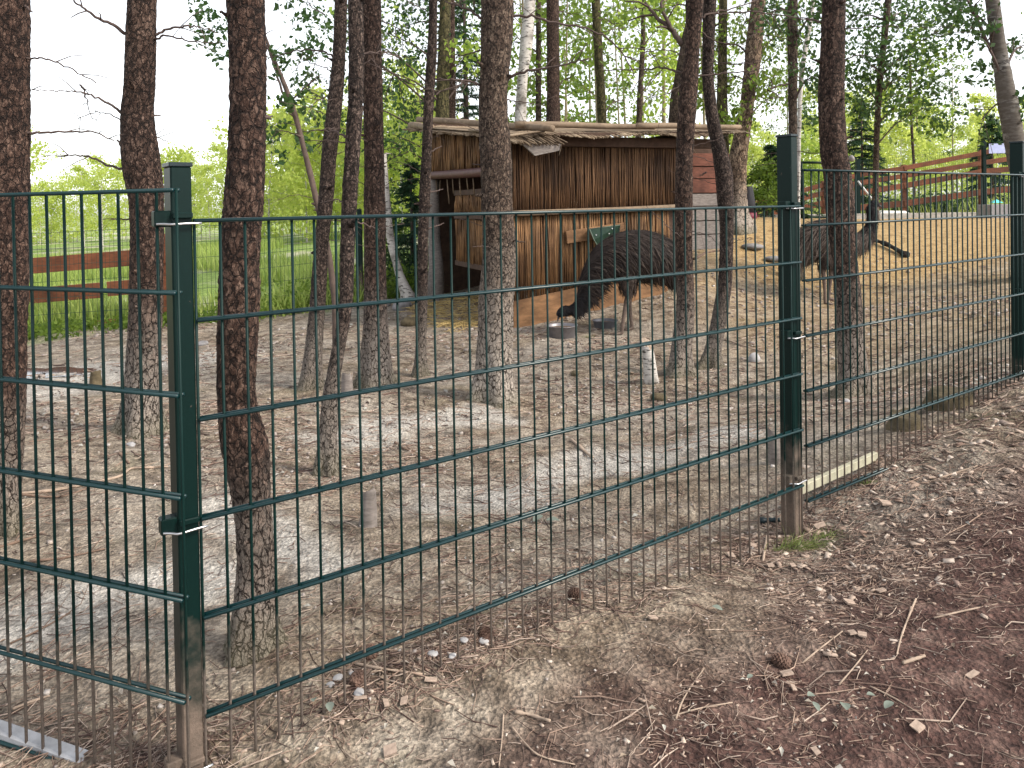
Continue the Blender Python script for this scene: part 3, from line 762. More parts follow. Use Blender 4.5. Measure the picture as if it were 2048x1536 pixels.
tree('T23', 'birch_tree', 'small white birch leaning left over the hut side by the mossy rocks', [(350, 764, 776), (420, 768, 782), (480, 774, 789), (540, 788, 805), (585, 802, 826), (598, 806, 832)], 10.8, MAT['birch'], (), 3, 43, top=1.9, **K)
tree('T24', 'sapling', 'dark crooked sapling slanting from upper left to the leaning scaly trunk', [(-10, 500, 504), (80, 530, 536), (200, 575, 586), (300, 603, 614), (405, 628, 640), (500, 650, 662), (610, 664, 678)], 7.6, MAT['sapling_bark'],
     [([(578, 205), (560, 170), (545, 120), (530, 80), (520, 30)], .010, 6), ([(585, 200), (610, 175), (640, 150)], .008, 6), ([(600, 270), (560, 262), (540, 280)], .005, 5)], 4, 44, top=2.4, dz=.03, seg=16, amp=.002)

# ================================================================== REED HUT
MAT['reed'] = m_island('reed_stalk', [(.105, .050, .022), (.23, .125, .055), (.15, .077, .034), (.33, .195, .095), (.20, .105, .047)], .75, .3, 60, (1, 1, .2))
MAT['reed_dark'] = m_island('dark_reed_stalk', [(.055, .026, .013), (.125, .066, .032), (.08, .04, .019), (.19, .108, .055), (.105, .054, .026)], .75, .3, 60, (1, 1, .2))  # darker set of reed browns, used on the upper wall mat
MAT['reed_roof'] = m_island('weathered_reed', [(.15, .11, .075), (.29, .225, .16), (.20, .15, .105), (.38, .31, .23)], .85, .3, 60)
MAT['log'] = m_plain('peeled_log', (.20, .145, .098), .8, 0, .3, 10, .4, 40, (1, 1, 1))
MAT['board'] = m_plain('plywood', (.235, .130, .066), .8, 0, .40, 7, .35, 50, (1, 1, 3))
MAT['dark_wood'] = m_plain('dark_stained_wood', (.065, .038, .026), .85, 0, .35, 14, .4, 60)
MAT['maroon'] = m_plain('maroon_log', (.095, .038, .035), .6, 0, .25, 12, .2, 40)
MAT['grey_wood'] = m_plain('grey_weathered_wood', (.19, .165, .15), .9, 0, .4, 16, .5, 50, (1, 1, 4))
MAT['red_plank'] = m_plain('red_brown_plank', (.13, .05, .034), .8, 0, .4, 12, .4, 50, (1, 1, 5))
MAT['brown_rail'] = m_plain('brown_stained_rail', (.175, .062, .030), .7, 0, .3, 9, .3, 40, (1, 1, 4))
def stained(m):
    k = m.node_tree; b = k.nodes['Principled BSDF']; src = b.inputs['Base Color'].links[0].from_socket
    g = k.nodes.new('ShaderNodeNewGeometry'); n = k.nodes.new('ShaderNodeTexNoise'); n.inputs['Scale'].default_value = 2.6; n.inputs['Detail'].default_value = 5; k.links.new(g.outputs['Position'], n.inputs['Vector'])
    r = k.nodes.new('ShaderNodeValToRGB'); r.color_ramp.elements[0].position = .32; r.color_ramp.elements[0].color = (.45, .42, .40, 1); r.color_ramp.elements[1].position = .66; r.color_ramp.elements[1].color = (1.2, 1.17, 1.12, 1); k.links.new(n.outputs['Fac'], r.inputs['Fac'])
    x = k.nodes.new('ShaderNodeMix'); x.data_type = 'RGBA'; x.blend_type = 'MULTIPLY'; x.inputs[0].default_value = 1; k.links.new(src, x.inputs[6]); k.links.new(r.outputs['Color'], x.inputs[7]); k.links.new(x.outputs[2], b.inputs['Base Color'])
for _m in ('reed', 'reed_dark', 'reed_roof', 'board', 'brown_rail', 'red_plank'): stained(MAT[_m])
A0 = P(1025, 655, 8.63); A0[2] = 0
ang = R(22); us = np.array([math.cos(ang), math.sin(ang), 0]); vs = np.array([-math.sin(ang), math.cos(ang), 0])
GZ0 = g1(A0[0], A0[1])
def S(s, t, z): return A0 + us * s + vs * t + np.array([0, 0, z])
hut = thing('reed_hut', 'low animal hut clad in brown reed mats with a sloping reed roof', 'hut', tuple(S(0, 0, GZ0)))
HO = np.array(hut.location)
def zr(s, t): return 2.0 + .03 * s + .118 * (t + .35)
def hmb(): return MB(HO)
hr = np.random.default_rng(5)
def reeds(mb, pfun, n, z0, z1, r, jit=.008, sides=5):
    """n upright stalks; pfun(a) plan point for a in 0..1; z0/z1 functions of a."""
    for i in range(n):
        a = (i + hr.uniform(-.3, .3)) / n
        p = pfun(a); b = p + np.array([0, 0, z0(a) + hr.uniform(-.012, .012)]); t = p + np.array([0, 0, z1(a) + hr.uniform(-.012, .012)])
        m = (b + t) / 2
        j = lambda q: q + us * hr.normal(0, jit) + vs * hr.normal(0, jit * .6)
        mb.tube([j(b), j(m), j(t)], [r * hr.uniform(.7, 1.15)] * 3, sides)
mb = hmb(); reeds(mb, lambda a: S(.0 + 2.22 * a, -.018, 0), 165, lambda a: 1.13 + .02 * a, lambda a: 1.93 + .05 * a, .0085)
part('reed_mat', mb.mesh('reed_mat', MAT['reed_dark'], True), hut, 'darker upper reed mat under the eave', 'stuff')
mb = hmb(); reeds(mb, lambda a: S(.0 + 2.08 * a, -.012, 0) + us * 0, 155, lambda a: .14 + .36 * a, lambda a: 1.17 + .02 * a, .0085)
part('reed_mat', mb.mesh('reed_mat', MAT['reed'], True), hut, 'lower reed mat behind the feeder', 'stuff')
# sheeting behind the mats, side and rear walls, floor
mb = hmb()
mb.box(S(1.1, .035, 1.12), [us, vs, (0, 0, 1)], (1.10, .012, .84))
part('backing_board', mb.mesh('backing_board', MAT['dark_wood']), hut)
mb = hmb(); mb.box(S(1.5, 3.28, 1.2), [us, vs, (0, 0, 1)], (1.5, .02, 1.3)); part('rear_wall', mb.mesh('rear_wall', MAT['dark_wood']), hut)
mb = hmb(); mb.box(S(2.26, 1.6, 1.1), [vs, us, (0, 0, 1)], (1.64, .02, 1.0)); part('side_wall', mb.mesh('side_wall', MAT['dark_wood']), hut)
# plywood skirt along the foot of the long wall (its lower edge follows the slope)
prof_b = [(0.0, GZ0 - .10, .175), (.7, GZ0 - .03, .27), (1.25, GZ0 + .07, .37), (1.7, GZ0 + .19, .47), (2.02, GZ0 + .30, .545)]
v, f = [], []
for (s, zb, zt) in prof_b:
    for (t, z) in ((-.045, zb), (-.045, zt), (-.028, zt), (-.028, zb)): v.append(S(s, t, z))
for i in range(len(prof_b) - 1):
    for k in range(4): f.append((i * 4 + k, i * 4 + (k + 1) % 4, i * 4 + 4 + (k + 1) % 4, i * 4 + 4 + k))
f += [(3, 2, 1, 0), tuple(len(v) - 4 + k for k in range(4))]
mb = hmb(); mb.add(v, f); part('skirt_board', mb.mesh('skirt_board', MAT['board']), hut)
mb = hmb(); mb.tube(spline([S(-.02, -.06, 1.155), S(.8, -.062, 1.165), S(1.5, -.06, 1.175), S(2.24, -.06, 1.195)], 16), .034, 10)
part('rail_log', mb.mesh('rail_log', MAT['log'], True), hut)
mb = hmb(); mb.box(S(1.55, -.05, 1.965), [us, vs, (0, 0, 1)], (1.32, .035, .058), .006); part('eave_beam', mb.mesh('eave_beam', MAT['dark_wood']), hut)
mb = hmb(); mb.tube([S(.02, .05, GZ0 - .1), S(.02, .05, 2.0)], .045, 9); part('corner_post', mb.mesh('corner_post', MAT['log'], True), hut)
# doorway side (left end)
mb = hmb(); reeds(mb, lambda a: S(-.012, .05 + 3.2 * a, 0), 190, lambda a: 1.70, lambda a: zr(0, .05 + 3.2 * a) - .07, .0085)
part('reed_mat', mb.mesh('reed_mat', MAT['reed'], True), hut, 'reed mat above the doorway', 'stuff')
mb = hmb(); mb.tube(spline([S(-.05, -.05, 1.645), S(-.052, 1.2, 1.66), S(-.05, 3.3, 1.71)], 14), .058, 12); part('lintel_log', mb.mesh('lintel_log', MAT['maroon'], True), hut)
mb = hmb(); reeds(mb, lambda a: S(.03, .05 + 2.05 * a, 0), 120, lambda a: 1.16 , lambda a: 1.38, .0085)
part('reed_mat', mb.mesh('reed_mat', MAT['reed'], True), hut, 'narrow reed strip hanging beside the doorway', 'stuff')
mb = hmb(); reeds(mb, lambda a: S(.03, .05 + 2.05 * a, 0), 120, lambda a: .50, lambda a: 1.06, .0085)
part('reed_mat', mb.mesh('reed_mat', MAT['reed'], True), hut, 'lower reed panel beside the dark doorway', 'stuff')
for zz in (1.425, 1.11, .47):
    mb = hmb(); mb.box(S(.04, 1.08, zz), [vs, us, (0, 0, 1)], (1.06, .02, .035), .004); part('cross_bar', mb.mesh('cross_bar', MAT['dark_wood']), hut)
for k, (t, l) in enumerate(((1.45, .16), (1.75, .26), (2.05, .2), (2.3, .34), (2.62, .13), (2.85, .2), (1.2, .22))):
    mb = hmb(); mb.tube([S(-.02, t, 1.62), S(-.01 + hr.normal(0, .01), t + hr.normal(0, .01), 1.62 - l)], .010, 6); part('hanging_reed', mb.mesh('hanging_reed', MAT['reed_roof'], True), hut)
mb = hmb(); mb.tube(spline([S(-.10, 2.75, GZ0 - .1), S(-.08, 2.72, .35), S(-.03, 2.95, .8), S(.0, 3.0, 1.66)], 16), list(np.linspace(.13, .07, 16)), 12)
part('door_post', mb.mesh('door_post', MAT['grey_wood'], True), hut)
# roof: sheeting, reed layer with ragged edges, logs
v = [S(s, t, zr(s, t) + dz) for dz in (-.02, .012) for (s, t) in ((-.22, -.30), (2.85, -.30), (2.95, 3.5), (-.24, 3.5))]
mb = hmb(); mb.add(v, [(3, 2, 1, 0), (4, 5, 6, 7), (0, 1, 5, 4), (1, 2, 6, 5), (2, 3, 7, 6), (3, 0, 4, 7)]); part('roof_sheet', mb.mesh('roof_sheet', MAT['dark_wood']), hut)
mb = hmb()
for i in range(330):
    s = -.26 + 3.2 * i / 329 + hr.normal(0, .004)
    t0 = -.37 + hr.normal(0, .02) + .04 * math.sin(i * .11); sag = .02 * math.sin(s * 5) + hr.normal(0, .006)
    mb.tube([S(s + hr.normal(0, .02), t0, zr(s, t0) + .006 + sag - .03), S(s, t0 + .25, zr(s, t0 + .25) + .022), S(s, 1.2, zr(s, 1.2) + .026), S(s, 3.55, zr(s, 3.55) + .022)], .008, 4)
part('roof_reeds', mb.mesh('roof_reeds', MAT['reed_roof'], True), hut, None, 'stuff')
mb = hmb()          # drooping reed corner at the front left
for i in range(60):
    s = -.30 + .62 * i / 59 + hr.normal(0, .006); t0 = -.58 + .12 * (i / 59.0) + hr.normal(0, .03)
    mb.tube([S(s + .12 + hr.normal(0, .02), t0, zr(s, -.5) - .085 + hr.normal(0, .012)), S(s + .05, -.25, zr(s, -.25) + .015), S(s, .5, zr(s, .5) + .045)], .008, 4)
part('roof_reeds', mb.mesh('roof_reeds', MAT['reed_roof'], True), hut, 'drooping reed corner over the hut front', 'stuff')
mb = hmb()          # ragged reeds along the left verge
for i in range(190):
    t = -.5 + 4.0 * i / 189; s = -.30 + hr.normal(0, .03)
    mb.tube([S(s, t, zr(s, t) - .02 + hr.normal(0, .01)), S(s + .5, t + hr.normal(0, .02), zr(.1, t) + .04)], .008, 4)
part('roof_reeds', mb.mesh('roof_reeds', MAT['reed_roof'], True), hut, 'reeds jutting over the left verge', 'stuff')
mb = hmb(); mb.add([S(-.05, -.5, 1.89), S(.42, -.45, 1.90), S(.40, -.45, 1.83), S(.10, -.48, 1.77), S(-.05, -.47, 1.89), S(.42, -.42, 1.90), S(.40, -.42, 1.83), S(.10, -.45, 1.77)],
                   [(3, 2, 1, 0), (4, 5, 6, 7), (0, 1, 5, 4), (1, 2, 6, 5), (2, 3, 7, 6), (3, 0, 4, 7)]); part('gable_board', mb.mesh('gable_board', MAT['grey_wood']), hut)
def log(mb, a, b, r, n=10): mb.tube(spline([a, a * .65 + b * .35 + np.array([0, 0, .006]), a * .3 + b * .7 - np.array([0, 0, .004]), b], 14), list(r * np.linspace(1.05, .92, 14)), n)
mb = hmb(); log(mb, S(-.16, 3.25, 2.555), S(.24, -.62, 2.05), .042); part('roof_log', mb.mesh('roof_log', MAT['log'], True), hut, 'log along the left verge with a cut end')
mb = hmb(); log(mb, S(.05, -.05, 2.145), S(1.75, -.22, 2.14), .036); part('roof_log', mb.mesh('roof_log', MAT['log'], True), hut)
mb = hmb(); log(mb, S(1.45, -.33, 2.135), S(2.9, -.33, 2.15), .034); part('roof_log', mb.mesh('roof_log', MAT['log'], True), hut)
mb = hmb(); log(mb, S(-.22, 3.45, 2.49), S(-.26, 2.2, 2.33), .05); part('roof_log', mb.mesh('roof_log', MAT['log'], True), hut)
mb = hmb()
for (s, t, l) in ((1.95, -.4, .35), (2.05, -.42, .22), (2.9, -.4, .25), (.35, -.5, .2), (2.75, -.44, .3)):
    a = S(s, t, zr(s, t) - .02); mb.tube(spline([a, a + us * .05 + np.array([0, 0, -.4 * l]), a + us * (.07 + hr.normal(0, .05)) + np.array([0, 0, -l])], 7), .0035, 4)
part('loose_reeds', mb.mesh('loose_reeds', MAT['reed_roof'], True), hut, None, 'stuff')
mb = hmb(); mb.box(S(-.02, 1.2, 2.17), [vs, us, (0, 0, 1)], (.03, .04, .04)); part('rafter_end', mb.mesh('rafter_end', MAT['red_plank']), hut)
# plank end section on the right
zz = .62
for k, (h, mt) in enumerate(((.20, 'grey_wood'), (.18, 'grey_wood'), (.19, 'grey_wood'), (.17, 'grey_wood'), (.19, 'red_plank'), (.16, 'red_plank'), (.18, 'red_plank'))):
    mb = hmb(); mb.box(S(2.78, .42 + .012 * (k % 2), zz + h / 2), [us, vs, (0, 0, 1)], (.52, .014, h / 2 - .006), .004)
    part('plank', mb.mesh('plank', MAT[mt]), hut); zz += h
mb = hmb(); mb.box(S(2.78, .45, 1.38), [us, vs, (0, 0, 1)], (.5, .01, .62)); part('end_wall', mb.mesh('end_wall', MAT['dark_wood']), hut)
# feeder on the long wall
fd = thing('wall_feeder', 'dark green corner feeder screwed to an orange plank on the hut wall', 'feeder', tuple(S(.85, -.06, .85)))
O = np.array(fd.location)
mb = MB(O); a = P(1135, 474, 8.75); b = P(1262, 457, 9.0)
a = S(.66, -.05, 0); a[2] = P(1135, 475, a[1])[2]; b = S(1.42, -.05, 0); b[2] = P(1260, 457, b[1])[2]
board_between(mb, a, b, .145, .028); part('plank', mb.mesh('plank', MAT['board']), fd)
q = [(1179, 458), (1240, 450), (1238, 470), (1222, 492), (1212, 512), (1200, 500), (1188, 480)]
def on_wall(px, py, t):
    d = 8.9
    for _ in range(12):
        w = P(px, py, d); s_ = (w - A0) @ us; dd = (S(s_, t, 0))[1]; d += (dd - w[1]) * .7
    return P(px, py, d)
fr_ = [on_wall(x, y, -.20 + .05 * (i in (3, 4, 5))) for i, (x, y) in enumerate(q)]; bk_ = [on_wall(x, y, -.075) for (x, y) in q]
n = len(q); mb = MB(O); mb.add(fr_ + bk_, [tuple(range(n)), tuple(range(2 * n - 1, n - 1, -1))] + [(i, n + i, n + (i + 1) % n, (i + 1) % n) for i in range(n)])
part('feeder_pocket', mb.mesh('feeder_pocket', m_plain('dark_green_plastic', (.012, .035, .022), .45, 0, .25, 20, .1)), fd)
mb = MB(O); mb.tube(fr_ + [fr_[0]], .006, 6); part('rim', mb.mesh('rim', m_plain('pale_rim', (.10, .13, .10), .5), True), fd)
for (x, y) in ((1192, 470), (1218, 467), (1224, 457)):
    mb = MB(O); c = on_wall(x, y, -.205); mb.tube([c, c - vs * .006], .007, 8); part('screw', mb.mesh('screw', MAT['steel']), fd)
# straw in the doorway
mb = MB(S(-.3, 1.2, GZ0))
for i in range(900):
    p = S(hr.uniform(-.75, .5), hr.uniform(.1, 2.7), 0); p[2] = g1(p[0], p[1]) + hr.uniform(.0, .05)
    a = hr.uniform(0, 6.28); l = hr.uniform(.05, .14); e = np.array([math.cos(a) * l, math.sin(a) * l, hr.uniform(-.02, .03)])
    mb.tube([p - e, p + np.array([0, 0, .01]), p + e], .0028, 3, False)
o = mass('straw', mb.mesh('straw', m_island('straw_stalk', [(.40, .28, .10), (.55, .42, .18), (.3, .2, .08)], .8, 0)), 'stuff', 'yellow straw strewn in the hut doorway', tuple(S(-.3, 1.2, GZ0)))

# ================================================================== FENCES BEHIND
def wire_mat(): 
    return MAT['wire_far']
MAT['wire_far'] = m_plain('thin_green_wire', (.012, .035, .025), .5, .0, .2)
def mesh_fence(name, label, line, height, pitch=.05, r=.0024, posts=(), rows=.2, top=None):
    """line: plan points (x, y); joined wires are too fine to pick apart."""
    base = np.array([line[0][0], line[0][1], g1(*line[0][:2])])
    t = thing(name, label, 'fence', tuple(base))
    mb = MB(base)
    for i in range(len(line) - 1):
        a = np.array(line[i][:2]); b = np.array(line[i + 1][:2]); L = np.linalg.norm(b - a); n = int(L / pitch)
        za, zb = g1(*a), g1(*b)
        if top: za, zb = line[i][2] - height, line[i + 1][2] - height
        for k in range(n):
            p = a + (b - a) * k / n; z = za + (zb - za) * k / n
            mb.tube([np.array([p[0], p[1], z - .1]), np.array([p[0], p[1], z + height])], r, 3, False)
        for j in range(int(height / rows) + 1):
            mb.tube([np.array([a[0], a[1], za + height - j * rows]), np.array([b[0], b[1], zb + height - j * rows])], r * 1.3, 3, False)
    part('wire_mesh', mb.mesh('wire_mesh', MAT['wire_far']), t, None, 'stuff')
    for (x, y, zt, w) in posts:
        mb = MB(base); g = g1(x, y); mb.box((x, y, (zt + g - .1) / 2), None, (w, w, (zt - g + .1) / 2), .004)
        part('fence_post', mb.mesh('fence_post', MAT['metal']), t)
    return t
ln = [P(-150, 660, 9.2), P(60, 655, 9.4), P(345, 645, 9.7), P(500, 632, 10.2), P(722, 600, 11.0), P(868, 588, 12.3)]
mesh_fence('meadow_fence', 'fine wire mesh fence between the pine ground and the bright meadow', ln, 1.22,
           posts=[(ln[4][0], ln[4][1], P(722, 418, 11)[2], .03), (ln[2][0], ln[2][1], 1.02, .025)])
# brown boards beyond it
bf = thing('board_fence', 'two broken brown boards beyond the mesh fence behind the left pine', 'fence', tuple(P(200, 660, 10)))
BO = np.array(bf.location)
for (x0, y0, x1, y1, h) in ((-40, 540, 335, 510, .205), (-40, 600, 205, 580, .20), (215, 578, 335, 568, .19), (-60, 672, 260, 640, .07)):
    mb = MB(BO); board_between(mb, P(x0, y0, 10.0), P(x1, y1, 10.0), h, .03); part('board', mb.mesh('board', MAT['brown_rail']), bf)
for x in (-20, 330):
    p = P(x, 570, 10.06); mb = MB(BO); g = g1(p[0], p[1]); mb.box((p[0], p[1], (g + 1.0) / 2 - .05), None, (.05, .05, (1.0 - g) / 2), .006); part('post', mb.mesh('post', MAT['brown_rail']), bf)
# right: brown rails on the rise
rf = thing('rail_fence', 'brown stained rail fence climbing the rise at the far right', 'fence', tuple(P(1800, 436, 19)))
RO = np.array(rf.location)
tops = [[(1470, 413), (1506, 404), (1647, 365), (1714, 346), (1808, 332), (1965, 301), (2075, 280)], [(1480, 424), (1506, 419), (1647, 381), (1714, 362), (1808, 347), (1965, 321), (2075, 304)],
        [(1470, 434), (1506, 430), (1647, 401), (1714, 381), (1808, 366), (1965, 338), (2075, 327)], [(1647, 420), (1714, 410), (1808, 401), (1965, 378), (2075, 366)]]
for r_, tp in enumerate(tops):
    for i in range(len(tp) - 1):
        th = (.115, .12, .14, .15)[r_]
        mb = MB(RO); dz = np.array([0, .012 * (i % 2), -th / 2]); board_between(mb, P(*tp[i], 19) + dz, P(*tp[i + 1], 19) + dz, th, .03)
        part('rail', mb.mesh('rail', MAT['brown_rail']), rf)
for (x, yt) in ((1506, 400), (1647, 362), (1714, 343), (1808, 330), (1962, 300), (2070, 280)):
    p = P(x, yt, 19.1); g = g1(p[0], p[1]); mb = MB(RO); mb.box((p[0], p[1], (p[2] + g - .2) / 2), None, (.06, .05, (p[2] - g + .2) / 2), .008); part('post', mb.mesh('post', MAT['brown_rail']), rf)
ln = [P(1712, 0, 18.2), P(1965, 0, 18.4), P(2080, 0, 18.5)]
for q, y in zip(ln, (322, 296, 290)): q[2] = P(1024 + q[0] / q[1] * F, y, q[1])[2]
mesh_fence('mesh_fence', 'thin mesh fence with one green post in front of the brown rails', ln, 1.6, posts=[(ln[1][0], ln[1][1], P(1965, 282, 18.4)[2], .04), (ln[0][0], ln[0][1], P(1703, 318, 18.2)[2], .045)], r=.0022, top=True)
# gate
gp = [P(1604, 436, 17), P(1700, 436, 17.6)]
gt = thing('metal_gate', 'narrow dark green mesh gate behind the farther emu', 'gate', tuple(gp[0])); GO = np.array(gt.location)
z0, z1 = P(1604, 438, 17)[2], P(1604, 325, 17)[2]
for k, (a, b) in enumerate((((0, z0), (0, z1)), ((1, z0), (1, z1)), ((0, z1), (1, z1)), ((0, z0 + .03), (1, z0 + .03)))):
    mb = MB(GO); A_ = gp[a[0]].copy(); A_[2] = a[1]; B_ = gp[b[0]].copy(); B_[2] = b[1]; mb.tube([A_, B_], .028, 8); part('frame_bar', mb.mesh('frame_bar', MAT['metal'], True), gt)
mb = MB(GO)
for i in range(1, 22):
    p = gp[0] + (gp[1] - gp[0]) * i / 22; mb.tube([(p[0], p[1], z0), (p[0], p[1], z1)], .0025, 3, False)
part('wire_mesh', mb.mesh('wire_mesh', MAT['wire_far']), gt, None, 'stuff')
mb = MB(gp[1]); mb.tube([P(1716, 362, 17.9), P(1747, 402, 17.6)], .022, 8)
solo('white_pole', mb.mesh('white_pole', m_plain('white_pole_paint', (.6, .6, .58), .6), True), 'short white pole slanting from the gate post beside the emu head', 'pole', tuple(gp[1]))
mb = MB(gp[1]); c = P(1703, 318, 18.1); mb.tube([c - np.array([0, 0, .06]), c, c + np.array([0, 0, .05]), c + np.array([.0, 0, .09])], [.05, .075, .06, .02], 10)
solo('post_knob', mb.mesh('post_knob', m_plain('grey_plastic', (.22, .2, .2), .6), True), 'greyish bag hung on top of the gate post', 'bag', tuple(gp[1]))
# notice
c = P(1994, 297, 18.1); mb = MB(c); mb.box(c, None, (.19, .008, .115), .003)
nt_ = solo('notice', mb.mesh('notice', m_plain('pale_blue_card', (.42, .47, .72), .5, 0, .12)), 'pale blue notice board on the far mesh fence', 'notice', tuple(c))
# concrete trough with turquoise lid piece, white sheet
c = P(2000, 424, 16.2); tr = thing('water_trough', 'grey concrete trough by the far rail fence', 'trough', tuple(c)); TO = np.array(tr.location)
mb = MB(TO)
W_, D_, H_ = .35, .22, .16
for (dx, dy, hx, hy) in ((0, -D_, W_, .03), (0, D_, W_, .03), (-W_ + .03, 0, .03, D_ - .03), (W_ - .03, 0, .03, D_ - .03)): mb.box(c + np.array([dx, dy, 0]), None, (hx, hy, H_), .008)
mb.box(c - np.array([0, 0, H_ - .03]), None, (W_ - .06, D_ - .03, .03)); part('basin', mb.mesh('basin', m_plain('concrete', (.26, .25, .26), .9, 0, .2, 20)), tr)
mb = MB(TO); mb.box(c + np.array([-.24, -.05, -.24]), None, (.09, .1, .09), .01); part('foot', mb.mesh('foot', MAT['dark_wood']), tr)
c = P(1991, 404, 16.2); mb = MB(c); mb.add([c + np.array(q) for q in ((-.10, -.08, -.02), (.12, -.08, -.02), (.12, .08, -.02), (-.10, .08, -.02), (-.02, -.02, .055), (.05, .02, .05))], [(3, 2, 1, 0), (0, 1, 5, 4), (1, 2, 5), (2, 3, 4, 5), (3, 0, 4)])
solo('turquoise_scoop', mb.mesh('turquoise_scoop', m_plain('turquoise_plastic', (.10, .55, .55), .4)), 'small turquoise scoop lying on the concrete trough', 'scoop', tuple(c))
c, _ = ray_ground(1790, 436); mb = MB(c); mb.add([c + np.array(q) for q in ((-.45, -.1, .0), (.5, -.1, .0), (.5, .3, .0), (-.5, .3, .0), (-.3, 0, .17), (.1, .05, .12), (.35, .2, .16), (-.25, .22, .18))], [(0, 1, 5, 4), (1, 2, 6, 5), (2, 3, 7, 6), (3, 0, 4, 7), (4, 5, 6, 7)])
solo('white_tarp', mb.mesh('white_tarp', m_plain('white_tarp_cloth', (.7, .68, .62), .7)), 'crumpled white tarp on the ground before the rail fence', 'tarp', tuple(c))
# black tapered bin
c, dd = ray_ground(1494, 436); c = P(1494, 430, 14.6); c[2] = g1(c[0], c[1]); mb = MB(c)
mb.tube([c, c + np.array([0, 0, .28]), c + np.array([0, 0, .56]), c + np.array([0, 0, .60])], [.17, .155, .115, .10], 16)
bn = thing('black_bin', 'black tapered bin with a reddish base beside the broad tree', 'bin', tuple(c)); part('bin_body', mb.mesh('bin_body', m_plain('black_plastic', (.012, .010, .014), .5), True), bn)
mb = MB(c); mb.tube([c + np.array([0, 0, -.05]), c + np.array([0, 0, .1])], [.185, .18], 16); part('bin_base', mb.mesh('bin_base', m_plain('wine_red_plastic', (.16, .02, .04), .5), True), bn)
# kerb strip at the far edge of the sand
a, b = P(1520, 440, 17.5), P(1960, 437, 18.0)
mb = MB(a); ae = a.copy(); be = b.copy(); ae[2] = g1(a[0], a[1]) + .03; be[2] = g1(b[0], b[1]) + .03; board_between(mb, ae, be, .14, .06)
solo('kerb_board', mb.mesh('kerb_board', m_plain('grey_kerb', (.34, .32, .29), .9)), 'long grey board edging the sand in front of the rail fence', 'board', tuple(a))

# ================================================================== FOLIAGE
lr = np.random.default_rng(23)
def leaf_quads(C, size, droop=.3, aspect=.62):
    """One small four-cornered leaf per centre, folded at random angles."""
    n = len(C); sz = (size * lr.uniform(.6, 1.35, n))[:, None]
    a = lr.normal(0, 1, (n, 3)); a[:, 2] -= droop; a /= np.linalg.norm(a, axis=1)[:, None]
    b = np.cross(a, lr.normal(0, 1, (n, 3))); b /= np.linalg.norm(b, axis=1)[:, None] + 1e-9
    V = np.stack([C - a * sz, C + b * sz * aspect - a * sz * .15, C + a * sz, C - b * sz * aspect - a * sz * .15], 1).reshape(-1, 3)
    return V, np.arange(4 * n).reshape(n, 4)
def clumps(c, r, n, k=10, fill=.36):
    """n points in k uneven clumps inside an ellipsoid."""
    cc = lr.normal(0, 1, (k, 3)); cc /= np.linalg.norm(cc, axis=1)[:, None]; cc = c + cc * (lr.uniform(.15, 1, (k, 1)) ** .6) * r
    i = lr.integers(0, k, n)
    return cc[i] + lr.normal(0, 1, (n, 3)) * r * fill * lr.uniform(.5, 1.2, (k, 1))[i]
def crown(key, blobs, size, mat, dens=1.0, droop=.4, name='crown'):
    t, base, d = TREES[key]; pts = []
    for (x, y, r, n) in blobs:
        c = P(x, y, d + lr.uniform(-.06, .10) * d); rr = r / F * d
        pts.append(clumps(c, np.array([rr, rr * 1.2, rr]), int(n * dens), k=max(5, int(r / 6))))
    z, X, Y, Rr = LINES[key]
    if key not in ('T24',):
        for (x, y, r, n), pp in zip(blobs, pts):
            if r < 40: continue
            q = pp.mean(0); zs = q[2] - lr.uniform(.2, .8) * abs(q[0] - base[0]) - .2; i = int(np.clip(np.searchsorted(z, max(zs, base[2] + 1.4)), 0, len(z) - 1))
            p0 = np.array([X[i], Y[i], z[i]]); rb = min(.022, Rr[i] * .35)
            mb = MB(base); s_ = spline([p0, p0 * .55 + q * .45 + np.array([0, 0, .12]), q], 9); mb.tube(s_, list(np.linspace(rb, .004, 9)), 5)
            for _ in range(7):
                e = pp[lr.integers(0, len(pp))]; a_ = s_[lr.integers(4, 9)]; mb.tube([a_, (a_ + e) / 2 + np.array([0, 0, .03]), e], [.006, .004, .002], 4)
            part('branch', mb.mesh('branch', MAT['twig'], True), t)
    V, f = leaf_quads(np.concatenate(pts), size, droop)
    part(name, mesh_from('crown', V - base, f, [MAT[mat]]), t)
crown('T24', [(432, 55, 40, 120), (405, 15, 35, 80), (455, 110, 25, 50), (610, 10, 45, 160), (560, 120, 30, 80), (600, 150, 30, 90), (590, 205, 32, 110), (548, 255, 26, 60), (625, 110, 30, 80), (560, 320, 18, 30), (640, 230, 26, 60), (610, 290, 24, 50), (420, 90, 30, 50)], .032, 'leaf_dark', 1.0, .6)
crown('T8a', [(800, 50, 85, 900), (770, 140, 75, 800), (820, 220, 65, 600), (805, 300, 55, 500), (700, 70, 55, 300), (850, 110, 55, 500), (930, 40, 60, 500), (650, 180, 45, 220), (640, 50, 55, 300), (790, 380, 40, 260), (940, 140, 45, 300), (690, 250, 40, 160), (830, 0, 70, 600)], .042, 'leaf_dark', .62, .7)
crown('T8b', [(760, 250, 60, 260), (820, 330, 55, 240), (930, 110, 50, 200), (700, 330, 40, 120), (780, 60, 90, 260)], .05, 'leaf_bright', 1, .5)
crown('T11', [(1075, 40, 50, 160), (1060, 150, 50, 130), (1020, 80, 40, 120)], .05, 'leaf_mid', 1, .5)
crown('T12', [(1130, 30, 60, 200), (1150, 150, 50, 150), (1110, 215, 40, 90)], .05, 'leaf_mid', 1, .5)
crown('T13', [(1230, 40, 70, 240), (1190, 130, 50, 120), (1255, 190, 50, 130)], .05, 'leaf_mid', 1, .5)
